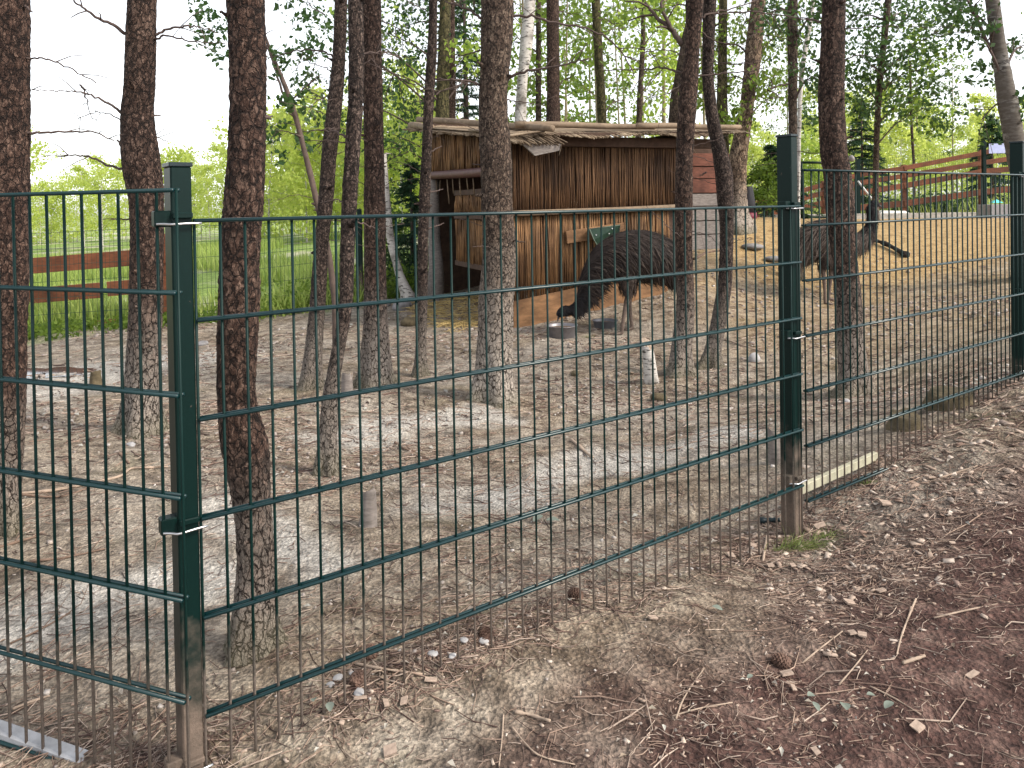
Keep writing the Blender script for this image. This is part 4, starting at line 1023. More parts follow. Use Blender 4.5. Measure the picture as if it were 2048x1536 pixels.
crown('T14a', [(1300, 110, 60, 260), (1330, 50, 60, 260), (1310, 190, 50, 200), (1345, 130, 40, 140), (1260, 30, 50, 150)], .06, 'leaf_bright', 1, .5)
crown('T15b', [(1330, 20, 50, 200), (1390, 180, 40, 160), (1370, 240, 40, 120)], .05, 'leaf_mid', 1, .5)
crown('T17', [(1545, 90, 60, 500), (1515, 180, 50, 450), (1480, 60, 50, 350), (1450, 170, 45, 350), (1560, 190, 40, 260), (1490, 240, 35, 260), (1580, 50, 60, 400), (1440, 90, 45, 260), (1455, 235, 28, 200)], .038, 'leaf_mid', .9, 1.0)
crown('T18', [(1605, 70, 55, 420), (1640, 140, 50, 350), (1560, 30, 50, 300), (1620, 230, 32, 160), (1655, 20, 50, 300)], .036, 'leaf_dark', .7, .5)
crown('T20', [(1765, 50, 95, 1100), (1720, 140, 65, 700), (1800, 150, 75, 800), (1840, 50, 80, 800), (1875, 130, 55, 420), (1765, 225, 55, 420), (1700, 50, 60, 500), (1840, 215, 50, 350), (1695, 210, 35, 200), (1900, 60, 45, 280), (1720, 0, 80, 500), (1880, 230, 35, 140)], .045, 'leaf_dark', .62, .5)
crown('T20', [(1790, 120, 110, 500), (1830, 200, 70, 260), (1710, 180, 60, 200)], .05, 'leaf_mid', 1, .5)
crown('T21', [(1930, 50, 50, 320), (1955, 150, 30, 120), (2045, 90, 40, 180), (1890, 15, 50, 260), (1975, 250, 26, 110), (2060, 200, 35, 120)], .036, 'leaf_dark', .8, .6)
crown('T22', [(1822, 130, 40, 160), (1800, 190, 30, 120), (1840, 220, 35, 140)], .06, 'leaf_mid', 1, .5)

# conifers --------------------------------------------------------------
def spruce(label, px, ybase, ytop, d, width, nb=90, dens=46, seed=0, zb=None):
    r_ = np.random.default_rng(seed); b = P(px, ybase, d); b[2] = g1(b[0], b[1]) if zb is None else zb; top = P(px, ytop, d)[2]; H = top - b[2]
    t = thing('spruce_tree', label, 'tree', tuple(b))
    mb = MB(b); mb.tube([b - np.array([0, 0, .05]), b + np.array([0, 0, H])], [.02 + .012 * H, .01], 8); part('trunk', mb.mesh('trunk', MAT['twig'], True), t)
    C, D = [], []
    for k in range(nb):
        h = (k + r_.uniform(0, 1)) / nb; a = r_.uniform(0, 6.283); L = width * (1 - h) ** .8 * r_.uniform(.7, 1.1) + .06
        s = np.linspace(0.05, 1, dens); x = s * L; z = H * (.06 + .94 * h) - .35 * x * s + .12 * x
        for side in (-1, 0, 1):
            off = side * .26 * x * np.sin(s * 3.0)
            p = b + np.stack([np.cos(a) * x - np.sin(a) * off, np.sin(a) * x + np.cos(a) * off, z], 1)
            C.append(p + r_.normal(0, .008, p.shape)); dv = np.tile([math.cos(a + .6 * side), math.sin(a + .6 * side), -.35], (dens, 1)); D.append(dv)
    C = np.concatenate(C); D = np.concatenate(D); D = D + r_.normal(0, .45, D.shape); D /= np.linalg.norm(D, axis=1)[:, None]
    sd = np.cross(D, r_.normal(0, 1, D.shape)); sd /= np.linalg.norm(sd, axis=1)[:, None]
    l = (.035 * d / 11) * r_.uniform(.6, 1.3, (len(C), 1)); w = l * .22
    V = np.stack([C - sd * w, C + sd * w, C + D * l * 1.6 + sd * w * .3, C + D * l * 1.6 - sd * w * .3], 1).reshape(-1, 3)
    part('crown', mesh_from('crown', V - b, np.arange(len(V)).reshape(-1, 4), [MAT['needle']]), t)
spruce('dark young spruce standing close against the hut left end', 826, 590, 325, 12.4, .55, 70, 40, 1)
spruce('tall dark spruce rising behind the hut between the mossy and the stout trunks', 938, 560, -120, 16, 1.3, 120, 50, 2)
spruce('dark spruce boughs behind the broad tree, left of the middle post', 1545, 440, 290, 17, 1.1, 60, 44, 3)
spruce('dark spruce in the gap right of the tall reddish pine', 1725, 425, 200, 22, .9, 70, 34, 4)
spruce('dark conifer tip beside the leaning birch at the far right', 1985, 420, 230, 22, .8, 60, 34, 6)

# shrubs ----------------------------------------------------------------
def shrub(label, blobs, d, size, mat, gpt=None, group=None, n_stem=5):
    px, py, r, n = blobs[0]; b = P(px, py, d); b[2] = g1(b[0], b[1])
    t = thing('shrub', label, 'shrub', tuple(b), group)
    pts = []
    mb = MB(b)
    for (x, y, r, n) in blobs:
        c = P(x, y, d + lr.uniform(-.3, .3)); rr = r / F * d
        pts.append(clumps(c, np.array([rr, rr, rr]), n, k=max(6, int(r / 4))))
        for _ in range(2):
            q = c + lr.normal(0, .3, 3) * rr; mb.tube(spline([b - np.array([0, 0, .05]), (b + q) / 2 + lr.normal(0, .05, 3), q], 7), [.014, .012, .010, .008, .006, .005, .004], 4)
    part('stems', mb.mesh('stems', MAT['sapling_bark'], True), t)
    V, f = leaf_quads(np.concatenate(pts), size, .2); part('foliage', mesh_from('foliage', V - b, f, [MAT[mat]]), t)
shrub('leafy green shrub between the birch stem and the hut left end', [(800, 520, 45, 700), (770, 560, 35, 500), (830, 540, 35, 500), (690, 590, 30, 350), (660, 600, 26, 280)], 12.0, .035, 'leaf_dark')
shrub('pale bushy growth right of the broad tree foot', [(1530, 395, 30, 500), (1550, 365, 26, 400), (1515, 350, 24, 260), (1540, 330, 22, 220)], 16.5, .04, 'leaf_mid')
shrub('bright bush behind the gate', [(1640, 370, 36, 420), (1665, 340, 36, 420), (1600, 345, 30, 300), (1620, 300, 30, 260)], 23, .06, 'leaf_bright')
shrub('loose green shrub leaning over the hut far left roof end', [(770, 430, 32, 300), (790, 470, 32, 300)], 12.6, .04, 'leaf_mid')
shrub('low dark bush behind the lowest brown rails', [(1850, 420, 28, 600), (1810, 425, 24, 450), (1900, 415, 26, 550), (1760, 430, 20, 300), (1935, 415, 24, 420)], 20.5, .05, 'leaf_dark')

# groves of light birches far off ------------------------------------------
def birch_proto(seed, H, W, nl, size, bare=.18, mat='leaf_far', tr=.035, lean=.0):
    r_ = np.random.default_rng(seed)
    mbt = MB(); ctr = spline([(0, 0, -.3), (lean * .3 + r_.normal(0, .04), 0, H * .35), (lean * .7, r_.normal(0, .05), H * .7), (lean, 0, H)], 14)
    mbt.tube(ctr, list(np.linspace(tr, tr * .25, 14)), 7)
    pts = []; k = 26
    for i in range(k):
        h = bare + (1 - bare) * (i + r_.uniform(0, 1)) / k; a = r_.uniform(0, 6.283); L = W * (.35 + .9 * math.sin(math.pi * min(1, (h - bare) / (1 - bare) * .85 + .12))) * r_.uniform(.5, 1.1)
        p0 = ctr[min(13, int(h * 13))]; p1 = p0 + np.array([math.cos(a) * L, math.sin(a) * L, .45 * L])
        mbt.tube([p0, (p0 + p1) / 2 + np.array([0, 0, .08 * L]), p1], [tr * .3, tr * .2, tr * .1], 4)
        m = int(nl / k); s = r_.uniform(.25, 1.1, (m, 1)); pts.append(p0 + (p1 - p0) * s + r_.normal(0, 1, (m, 3)) * np.array([.2, .2, .24]) * W * .5 - np.array([0, 0, 1]) * (s ** 2) * .12 * W)
    V, f = leaf_quads(np.concatenate(pts), size, .8)
    return mbt.mesh('trunk', MAT['birch'] if tr < .05 else MAT['pale_stem'], True), mesh_from('crown', V, f, [MAT[mat]])
PR = [birch_proto(61, 5.2, 1.5, 2600, .075), birch_proto(62, 6.0, 1.3, 2600, .075, lean=.3), birch_proto(63, 4.4, 1.7, 2600, .08, .08)]
PT = [birch_proto(71, 12, 1.5, 800, .085, .30, 'leaf_mid', .06), birch_proto(72, 13, 1.4, 750, .085, .35, 'leaf_bright', .055, .5), birch_proto(73, 11, 1.6, 850, .085, .26, 'leaf_mid', .05, -.4)]
def plant(name, label, group, pr, x, y, sc, rot, z=None):
    t = thing(name, label, 'tree', (x, y, g1(x, y) if z is None else z), group)
    t.rotation_euler = (0, 0, rot); t.scale = (sc, sc, sc)
    part('trunk', pr[0], t); part('crown', pr[1], t)
rr_ = random.Random(99)
def scatter_px(n, x0, x1, d0, d1, protos, sc0, sc1, name, label, group):
    for k in range(n):
        px = x0 + (x1 - x0) * (k + rr_.uniform(0, 1)) / n; d = rr_.uniform(d0, d1)
        p = P(px, 420, d); plant(name, label, group, protos[rr_.randrange(len(protos))], p[0], p[1], rr_.uniform(sc0, sc1), rr_.uniform(0, 6.28))
scatter_px(15, -180, 340, 26, 44, PR, .60, .98, 'young_birch', 'young birch in the bright grove beyond the meadow', 'birches beyond the meadow')
scatter_px(9, 340, 560, 36, 50, PR, .6, .9, 'small_birch', 'small hazy birch far across the meadow, in the gap between the two left pines', 'distant meadow birches')
scatter_px(22, 520, 900, 22, 38, PR, .7, 1.1, 'slim_birch', 'slim birch in the light wood behind the scaly trunks', 'birches behind the scaly trunks')
scatter_px(15, 1000, 1420, 20, 34, PT, .75, 1.1, 'tall_birch', 'tall thin pale stem in the light wood behind the hut', 'thin stems behind the hut')
scatter_px(9, 1440, 2120, 26, 38, PT, .45, .75, 'pole_birch', 'tall thin stem in the wood beyond the rail fence', 'thin stems beyond the rail fence')
scatter_px(36, 1460, 2160, 24, 42, PR, .5, .85, 'rail_birch', 'light green birch beyond the brown rail fence', 'birches beyond the rail fence')
scatter_px(12, 900, 1440, 30, 46, PR, .6, .9, 'hut_birch', 'light green birch far behind the hut', 'birches behind the hut')

# meadow grass and weeds ---------------------------------------------------
def blades(name, n, sampler, h, mat, label=None, kind='stuff'):
    x, y = sampler(n); z = gz(x, y); n = len(x)
    hh = h * lr.uniform(.4, 1.3, n); a = lr.uniform(0, 6.283, n); w = .006 + .02 * hh; ln_ = lr.uniform(.1, .6, n) * hh; b = lr.uniform(0, 6.283, n)
    base = np.stack([x, y, z - .01], 1); sd = np.stack([np.cos(a), np.sin(a), 0 * a], 1) * w[:, None]; tip = base + np.stack([np.cos(b) * ln_, np.sin(b) * ln_, hh], 1)
    mid = base + (tip - base) * .55 + np.array([0, 0, 1]) * (hh * .12)[:, None]
    V = np.stack([base - sd, base + sd, mid + sd * .7, tip, mid - sd * .7], 1).reshape(-1, 3)
    i = np.arange(n) * 5; f = np.concatenate([np.stack([i, i + 1, i + 2, i + 4], 1)]); f3 = np.stack([i + 4, i + 2, i + 3, i + 3], 1)
    me = mesh_from(name, V, [tuple(q) for q in f] + [tuple(q[:3]) for q in f3], [MAT[mat]])
    return mass(name, me, kind, label)
def samp_meadow(n):
    px = lr.uniform(-200, 900, n * 2); d = np.exp(lr.uniform(np.log(9.2), np.log(26), n * 2)); x = (px - 1024) / F * d; y = d
    m = beyond(x, y) > np.where(x < -3.4, 1.0, -.1) + lr.normal(0, .15, len(x)); m &= (fbm(np.stack([x * .35, y * .35, 0 * x], 1), 3, 77) < .50) | (y < 10.8); return x[m][:n], y[m][:n]
blades('meadow_grass', 26000, samp_meadow, .30, 'grass', 'bright meadow grass beyond the left mesh fence')
def samp_right(n):
    px = lr.uniform(1450, 2150, n * 2); d = lr.uniform(19.5, 30, n * 2); x = (px - 1024) / F * d; return x[:n], d[:n]
blades('rise_grass', 7000, samp_right, .35, 'grass', 'grass on the rise beyond the rail fence')
# leafy weeds along the fence foot
C = []
for k in range(260):
    t_ = lr.uniform(0, 1); x = np.interp(t_, [0, .3, .55, .85, 1], [-6.2, -4.5, -3.2, -1.75, -1.1]); y = np.interp(x, _bx, _by) + lr.normal(.25, .25); hgt = lr.uniform(.05, .16) if x < -3.6 else lr.uniform(.1, .5)
    zz_ = g1(x, y); m = 26; C.append(np.stack([x + lr.normal(0, .09, m), y + lr.normal(0, .09, m), zz_ + lr.uniform(0, hgt, m)], 1))
V, f = leaf_quads(np.concatenate(C), .03, 0); mass('fence_weeds', mesh_from('fence_weeds', V, f, [MAT['leaf_mid']]), 'stuff', 'leafy weeds growing along the foot of the meadow fence')

# ================================================================== EMUS
def emu(label, pose, d, spine, legs, eye, beak, depth_dir=(0, 1, 0), seed=0, fmat='feather'):
    """spine: (px, py, in-plane radius px, sideways radius px) from tail to head; legs: lists of (px, py, radius px, depth offset m)."""
    r_ = np.random.default_rng(seed); k = d / F; dv = np.array(depth_dir, float); dv /= np.linalg.norm(dv)
    sp = spline(np.array(spine, float), len(spine) * 7)
    ctr = np.array([P(x, y, d) for x, y, _, _ in sp]); n = len(ctr); ns = 20
    V, f = [], []
    N_, T_ = [], []
    for i in range(n):
        t = ctr[min(i + 1, n - 1)] - ctr[max(i - 1, 0)]; t /= np.linalg.norm(t); nn = np.cross(dv, t); nn /= np.linalg.norm(nn)
        if i and nn @ N_[-1] < 0: nn = -nn
        N_.append(nn); T_.append(t)
        for j in range(ns):
            th = 2 * math.pi * j / ns; V.append(ctr[i] + nn * math.cos(th) * sp[i, 2] * k + dv * math.sin(th) * sp[i, 3] * k)
    for i in range(n - 1):
        for j in range(ns): f.append((i * ns + j, i * ns + (j + 1) % ns, (i + 1) * ns + (j + 1) % ns, (i + 1) * ns + j))
    f += [tuple(range(ns - 1, -1, -1)), tuple(range((n - 1) * ns, n * ns))]
    mb = MB(); mb.add(V, f); legpts = []
    for lg in legs:
        q = spline(np.array(lg, float), len(lg) * 5); w = [P(x, y, d) + dv * o for x, y, _, o in q]
        mb.tube(w, [max(.009, a * k) for a in q[:, 2]], 10); legpts.append(np.array(w))
        ft = np.array(w[-1]); fx = 1 if spine[-1][0] > spine[0][0] else -1
        gzf = g1(ft[0], ft[1]); ft[2] = gzf + .018
        mb.tube([w[-1], ft + np.array([0, 0, .02]), ft], [.016, .018, .016], 8)
        for (ax_, ln) in ((-.45, .10), (0, .135), (.45, .10)):
            e = np.array([math.cos(ax_) * fx, math.sin(ax_), 0]); m_ = ft + e * ln * .55 + np.array([0, 0, .004]); tp = ft + e * ln; 
            m_[2] = g1(m_[0], m_[1]) + .014; tp[2] = g1(tp[0], tp[1]) + .006
            mb.tube([ft, m_, tp], [.017, .014, .006], 7)
    base = np.array([ft[0], ft[1], gzf]); mb.o = base
    src = bpy.data.objects.new('emu_source', mb.mesh('emu_source', None)); COL.objects.link(src)
    md = src.modifiers.new('r', 'REMESH'); md.mode = 'VOXEL'; md.voxel_size = .010; md.use_smooth_shade = True
    s2 = src.modifiers.new('s', 'SMOOTH'); s2.iterations = 4; s2.factor = .5
    dg = bpy.context.evaluated_depsgraph_get(); dg.update()
    me = bpy.data.meshes.new_from_object(src.evaluated_get(dg)); bpy.data.objects.remove(src)
    me.name = 'emu_body'; me.materials.clear()
    for m in ('emu_skin', 'emu_leg', 'emu_neck'): me.materials.append(MAT[m])
    cs = np.array([p.center for p in me.polygons]) + base
    dl = np.min([np.min(np.linalg.norm(cs[:, None] - w[None], axis=2), axis=1) for w in legpts], axis=0)
    dsn = np.linalg.norm(cs[:, None] - ctr[None], axis=2); near = dsn.argmin(1)
    surf = dsn.min(1) - np.maximum(sp[:, 2], sp[:, 3])[near] * k
    mi = np.where(near > n * .70, 2, 0); mi = np.where((surf > .015) & (dl < .12), 1, mi)
    me.polygons.foreach_set('material_index', mi.astype(np.int32)); me.polygons.foreach_set('use_smooth', np.ones(len(me.polygons), bool)); me.update()
    t = thing('emu', label, 'emu', tuple(base)); part('body', me, t)
    # plumage: long hanging double feathers on the body, shorter ones on the neck
    FV, FF = [], []
    def feathers(cnt, lo, hi, l0, l1, w0, lift=.012, bias=None):
        for _ in range(cnt):
            i = int(r_.uniform(lo, hi) * (n - 1)); th = r_.uniform(0, 2 * math.pi)
            off = N_[i] * math.cos(th) * sp[i, 2] * k + dv * math.sin(th) * sp[i, 3] * k; nrm = off / (np.linalg.norm(off) + 1e-9)
            p = ctr[i] + off * .985
            g = -T_[i] * .9 + np.array([0, 0, -1.15]) * (.25 + .75 * abs(math.sin(th)) if True else 1)
            g = g - nrm * (g @ nrm) * .8; g /= np.linalg.norm(g); g = g + r_.normal(0, .22, 3)
            L = r_.uniform(l0, l1); sd = np.cross(g, nrm); sd /= np.linalg.norm(sd) + 1e-9; w = w0 * r_.uniform(.6, 1.4)
            b = len(FV)
            for q, (a, ww, up) in enumerate(((0, .7, .0), (.4, 1, 1), (.8, .8, .9), (1.1, .15, .2))):
                c = p + g * L * a + nrm * lift * up + np.array([0, 0, -.06 * L * a * a])
                FV.extend([c - sd * w * ww, c + sd * w * ww])
                if q: FF.append((b + 2 * q - 2, b + 2 * q - 1, b + 2 * q + 1, b + 2 * q))
    feathers(6500, .0, .60, .08, .17, .0030)
    part('plumage', mesh_from('plumage', np.array(FV) - base, FF, [MAT[fmat]]), t, None, 'stuff')
    FV.clear(); FF.clear(); feathers(2600, .5, .80, .05, .10, .0026, .010); feathers(900, .76, .95, .012, .03, .002, .005)
    part('neck_feathers', mesh_from('neck_feathers', np.array(FV) - base, FF, [MAT['neck_feather']]), t, None, 'stuff')
    # shaggy thighs
    FV.clear(); FF.clear()
    for w in legpts:
        for _ in range(260):
            i = int(r_.uniform(0, .34) * (len(w) - 1)); a = r_.uniform(0, 6.28); nrm = np.array([math.cos(a), math.sin(a), 0]); p = w[i] + nrm * legs[0][0][2] * k * (1 - i / len(w) * 1.4)
            b = len(FV); L = r_.uniform(.05, .12); sd = np.cross(nrm, (0, 0, 1.0)); 
            for q, ww in enumerate((.7, 1, .2)):
                c = p + np.array([0, 0, -L * q / 2]) + nrm * .008 * (q == 1) + r_.normal(0, .004, 3); FV.extend([c - sd * .004 * ww, c + sd * .004 * ww])
                if q: FF.append((b + 2 * q - 2, b + 2 * q - 1, b + 2 * q + 1, b + 2 * q))
    part('thigh_feathers', mesh_from('thigh_feathers', np.array(FV) - base, FF, [MAT['feather']]), t, None, 'stuff')
    # eyes and beak
    for s_ in (-1, 1):
        mb = MB(base); c = P(eye[0], eye[1], d) + dv * s_ * eye[2] * k
        for (rad, nm, mt) in ((.009, 'eye', 'emu_eye'),):
            mb.tube([c - dv * s_ * rad, c - dv * s_ * rad * .5, c + dv * s_ * rad * .4, c + dv * s_ * rad], [rad * .6, rad, rad * .8, rad * .15], 10)
            part(nm, mb.mesh(nm, MAT[mt], True), t)
    b0, b1, b2 = [P(x, y, d) for x, y in beak]
    mb = MB(base); mb.tube(spline([b0, b1, b2], 8), list(np.linspace(.021, .004, 8)), 8); part('beak', mb.mesh('beak', MAT['emu_beak'], True), t)
    return t
MAT['emu_skin'] = m_plain('emu_underfeather', (.022, .015, .013), .9, 0, .4, 30, .6, 60)
MAT['emu_neck'] = m_plain('emu_neck_skin', (.007, .007, .011), .85, 0, .35, 40, .5, 70)
MAT['emu_leg'] = m_plain('emu_leg_scale', (.125, .092, .075), .8, 0, .3, 50, .6, 120)
MAT['emu_beak'] = m_plain('emu_beak_horn', (.05, .048, .05), .5)
MAT['emu_eye'] = m_plain('emu_eye_amber', (.05, .02, .008), .15, 0, 0, 5, 0)
MAT['feather_brown'] = m_island('brown_feather', [(.035, .025, .020), (.085, .062, .050), (.05, .036, .030), (.15, .115, .095), (.06, .044, .036)], .8, 0)
MAT['neck_feather'] = m_island('dark_neck_feather', [(.006, .005, .006), (.014, .011, .012), (.009, .008, .010), (.028, .022, .022)], .8, 0)
MAT['feather'] = m_island('feather', [(.010, .006, .006), (.028, .018, .014), (.016, .010, .009), (.050, .034, .026), (.012, .008, .008), (.022, .014, .012), (.095, .07, .055)], .75, 0)
emu('near emu bending down to feed from a steel bowl by the hut wall', 'feed', 8.0,
    [(1353, 552, 5, 5), (1344, 538, 22, 22), (1325, 521, 42, 36), (1295, 512, 50, 44), (1262, 510, 50, 45), (1232, 517, 46, 42), (1208, 530, 38, 33), (1189, 550, 27, 24), (1176, 572, 20, 18), (1168, 592, 15, 14), (1160, 607, 12, 11), (1150, 617, 9.5, 9), (1139, 621, 9, 8.5), (1129, 622, 10.5, 9), (1121, 627, 9, 8), (1116, 633, 5, 5)],
    [[(1250, 535, 24, -.09), (1247, 565, 17, -.10), (1250, 590, 8.5, -.10), (1246, 602, 6.0, -.10), (1240, 632, 4.2, -.10), (1236, 664, 4.2, -.10)],
     [(1268, 540, 22, .07), (1264, 568, 15, .08), (1262, 588, 8, .08), (1264, 602, 5.6, .08), (1267, 632, 4.0, .08), (1271, 660, 4.0, .08)]],
    (1127, 621, 8), [(1121, 628), (1117, 635), (1115, 643)], (-.25, 1, 0), 3)
emu('farther emu standing with raised neck behind the tall reddish pine', 'stand', 9.7,
    [(1592, 520, 4, 4), (1598, 506, 18, 20), (1614, 488, 32, 30), (1640, 478, 38, 34), (1668, 477, 37, 34), (1694, 482, 31, 28), (1714, 484, 22, 20), (1730, 474, 15, 14), (1740, 458, 11, 10), (1744, 440, 8.5, 8), (1744, 424, 7.5, 7), (1744, 413, 8, 7.5), (1748, 408, 8, 7), (1754, 409, 6, 5.5), (1758, 411, 3.5, 3.5)],
    [[(1645, 500, 18, -.08), (1645, 520, 12, -.09), (1641, 540, 5.5, -.09), (1643, 548, 5, -.09), (1645, 576, 3.4, -.09), (1646, 606, 3.4, -.09)],
     [(1664, 502, 18, .08), (1668, 520, 12, .09), (1668, 538, 5.5, .09), (1667, 547, 5, .09), (1664, 576, 3.4, .09), (1661, 608, 3.4, .09)]],
    (1750, 408, 7), [(1755, 410), (1760, 412), (1765, 414)], (.1, 1, 0), 4, 'feather_brown')

# ================================================================== BOWLS
def bowl(label, px, ytop, wpx, hpx, d, mat):
    c = P(px, ytop, d); r = wpx / 2 / F * d; g = g1(c[0], c[1]); z1 = max(c[2], g + .07); z0 = g - .012
    t = thing('feed_bowl', label, 'bowl', (c[0], c[1], g)); mb = MB((c[0], c[1], g)); o = np.array([c[0], c[1], 0])
    prof = [(.80, z0), (.86, z0 + .01), (.97, z1 - .012), (1.06, z1 - .004), (1.07, z1), (.98, z1), (.92, z1 - .012), (.80, z0 + .02), (.02, z0 + .016)]
    mb.tube([o + np.array([0, 0, z]) for _, z in prof], [r * a for a, _ in prof], 28)
    # lofting along z needs explicit rings
    mb.v, mb.f = [], []
    for a, z in prof:
        for j in range(28): th = 2 * math.pi * j / 28; mb.v.append(o + np.array([r * a * math.cos(th), r * a * math.sin(th), z]))
    for i in range(len(prof) - 1):
        for j in range(28): mb.f.append((i * 28 + j, i * 28 + (j + 1) % 28, (i + 1) * 28 + (j + 1) % 28, (i + 1) * 28 + j))
    mb.f.append(tuple(range((len(prof) - 1) * 28, len(prof) * 28)))
    part('bowl_shell', mb.mesh('bowl_shell', mat, True), t)
    mb = MB((c[0], c[1], g)); mb.tube([o + np.array([0, 0, z0 + .03]), o + np.array([0, 0, z1 - .03])], [r * .84, r * .93], 24); part('feed', mb.mesh('feed', m_plain('grain_feed', (.10, .07, .05), .95, 0, .4, 60)), t)
    return t
bowl('light steel feeding bowl right under the emu beak', 1123, 650, 62, 26, 7.75, m_plain('brushed_steel', (.20, .19, .20), .45, .5, .2, 20, .1))
bowl('darker grey bowl beside the emu legs', 1210, 643, 50, 22, 8.3, m_plain('dull_dark_zinc', (.14, .14, .155), .5, .4, .2, 20, .1))

# ================================================================== STUMPS, ROCKS, STICKS, CONES
MAT['cutwood'] = m_plain('cut_wood', (.33, .26, .20), .9, 0, .3, 20, .4, 60)
MAT['rock'] = m_plain('grey_rock', (.22, .21, .21), .9, 0, .35, 12, .6, 40, dist=.01)
MAT['white_stone'] = m_plain('pale_stone', (.36, .35, .35), .8, 0, .2, 20, .3)
MAT['moss_wood'] = m_plain('mossy_wood', (.095, .075, .045), .95, 0, .45, 16, .6, 50, dist=.01)
MAT['cone'] = m_island('cone_scale', [(.09, .052, .04), (.16, .10, .075), (.12, .07, .052)], .85, .2)
MAT['stick'] = m_plain('bleached_stick', (.34, .26, .20), .9, 0, .3, 25, .4, 80)
MAT['stick_dark'] = m_plain('brown_stick', (.17, .115, .085), .9, 0, .3, 25, .4, 80)
MAT['chip'] = m_island('wood_chip', [(.28, .20, .155), (.46, .37, .30), (.20, .13, .10), (.38, .29, .23), (.55, .47, .40), (.13, .08, .065)], .85, .35, 70)
MAT['needle_litter'] = m_island('needle_litter', [(.20, .13, .10), (.36, .26, .20), (.10, .06, .05), (.48, .38, .31), (.05, .03, .027), (.14, .085, .07)], .85, 0)
MAT['dead_leaf'] = m_island('dead_leaf', [(.33, .29, .23), (.24, .17, .12), (.38, .37, .33), (.19, .13, .10)], .8, .2)
MAT['green_leaf'] = m_plain('greyish_green_leaf', (.155, .18, .15), .7, 0, .2, 30, .2)
MAT['grit'] = m_island('grit', [(.17, .14, .12), (.34, .29, .26), (.24, .20, .17), (.48, .44, .41)], .9, 0)
sr = np.random.default_rng(41)
def stump(label, px, py, wpx, hpx, side, topm, lean=(0, 0), name='tree_stump', seed=0, cat='stump'):
    g, d = ray_ground(px, py); r = wpx / 2 / F * d; h = hpx / F * d; me, n = None, 22
    V = []; zs = [-.06, 0, h * .25, h * .5, h * .8, h * .97, h]
    nz = fbm(np.array([[math.cos(2 * math.pi * j / n) * 1.7 + seed, math.sin(2 * math.pi * j / n) * 1.7, i * .35] for i in range(len(zs)) for j in range(n)]), 3, seed)
    for i, z in enumerate(zs):
        for j in range(n):
            th = 2 * math.pi * j / n; q = r * (1 + .35 * math.exp(-max(z, 0) / (.3 * h + .01))) * (.68 + .64 * nz[i * n + j]) * (.96 if i == 6 else 1)
            V.append((math.cos(th) * q + lean[0] * max(z, 0), math.sin(th) * q + lean[1] * max(z, 0), z + (.5 * h * (nz[i * n + j] - .5) + .12 * h * math.cos(th + seed) if i > 4 else 0)))
    f = [(i * n + j, i * n + (j + 1) % n, (i + 1) * n + (j + 1) % n, (i + 1) * n + j) for i in range(len(zs) - 1) for j in range(n)]
    t = thing(name, label, cat, tuple(g)); part('bark', mesh_from('bark', V, f, [side], True), t)
    top = V[-n:]; c = np.mean(top, 0) + np.array([0, 0, .002]); part('cut_face', mesh_from('cut_face', [c] + list(np.array(top) + np.array([0, 0, .001])), [(0, 1 + j, 1 + (j + 1) % n) for j in range(n)], [topm]), t)
stump('small grey cut stump standing alone behind the middle of the wire panel', 736, 1050, 28, 66, MAT['grey_wood'], MAT['cutwood'], (.05, 0), seed=1)
stump('pale cut stump between the kinked scaly trunk and the stout pine', 695, 795, 20, 46, MAT['grey_wood'], MAT['cutwood'], seed=2)
stump('short stump close left of the middle fence post foot', 1551, 925, 22, 60, MAT['grey_wood'], MAT['cutwood'], (-.1, 0), seed=3)
stump('whitish mossy post stub left of the slim pine foot', 1304, 765, 22, 78, MAT['birch'], MAT['cutwood'], (-.12, 0), seed=4)
stump('mossy dark stump behind the right wire panel, the left of two', 1812, 856, 52, 26, MAT['moss_wood'], MAT['moss_wood'], seed=5)
stump('wider mossy stump behind the right wire panel, the right of two', 1904, 812, 70, 28, MAT['moss_wood'], MAT['moss_wood'], seed=6)
stump('small dark cut block on the grey soil left of the bent pine', 192, 770, 18, 26, MAT['moss_wood'], MAT['cutwood'], seed=7)

def rock_mesh(name, r, seed, mat, sq=.6):
    bm_n = 14; V = []; ph = np.linspace(0, np.pi, 9); th = np.linspace(0, 2 * np.pi, bm_n, endpoint=False)
    P_, T_ = np.meshgrid(ph, th, indexing='ij'); d = np.stack([np.sin(P_) * np.cos(T_), np.sin(P_) * np.sin(T_), np.cos(P_)], -1).reshape(-1, 3)
    k = .65 + .7 * fbm(d * 1.4 + seed * 3.1, 3, seed); v = d * k[:, None] * r * np.array([1, .8, sq])
    f = [(i * bm_n + j, i * bm_n + (j + 1) % bm_n, (i + 1) * bm_n + (j + 1) % bm_n, (i + 1) * bm_n + j) for i in range(8) for j in range(bm_n)]
    return mesh_from(name, v, f, [mat], True)
def rock(label, px, py, wpx, mat, seed, sq=.6, name='rock', cat='rock', group=None):
    g, d = ray_ground(px, py); r = wpx / 2 / F * d; solo(name, rock_mesh(name, r, seed, mat, sq), label, cat, (g[0], g[1], g[2] + r * sq * .35), group, rot=(0, 0, seed * 1.3))
rock('large grey rock by the foot of the leaning white birch', 805, 618, 46, MAT['rock'], 1)
rock('mossy boulder beside the thin twisted trunk left of the straw', 818, 650, 40, MAT['moss_wood'], 2)
rock('smaller grey rock left of the boulder by the shrub', 770, 612, 26, MAT['rock'], 3)
rock('flat stone on bare soil left of the leaning scaly trunk', 405, 690, 32, MAT['rock'], 4, .35)
rock('whitish lump of root wood right of the bent slim trunk', 1509, 722, 26, MAT['white_stone'], 5, .9)
rock('pale stone at the foot of the tall reddish pine', 1694, 806, 18, MAT['white_stone'], 6)
rock('white stone in front of the bent pine foot behind the left panel', 262, 892, 18, MAT['white_stone'], 7)
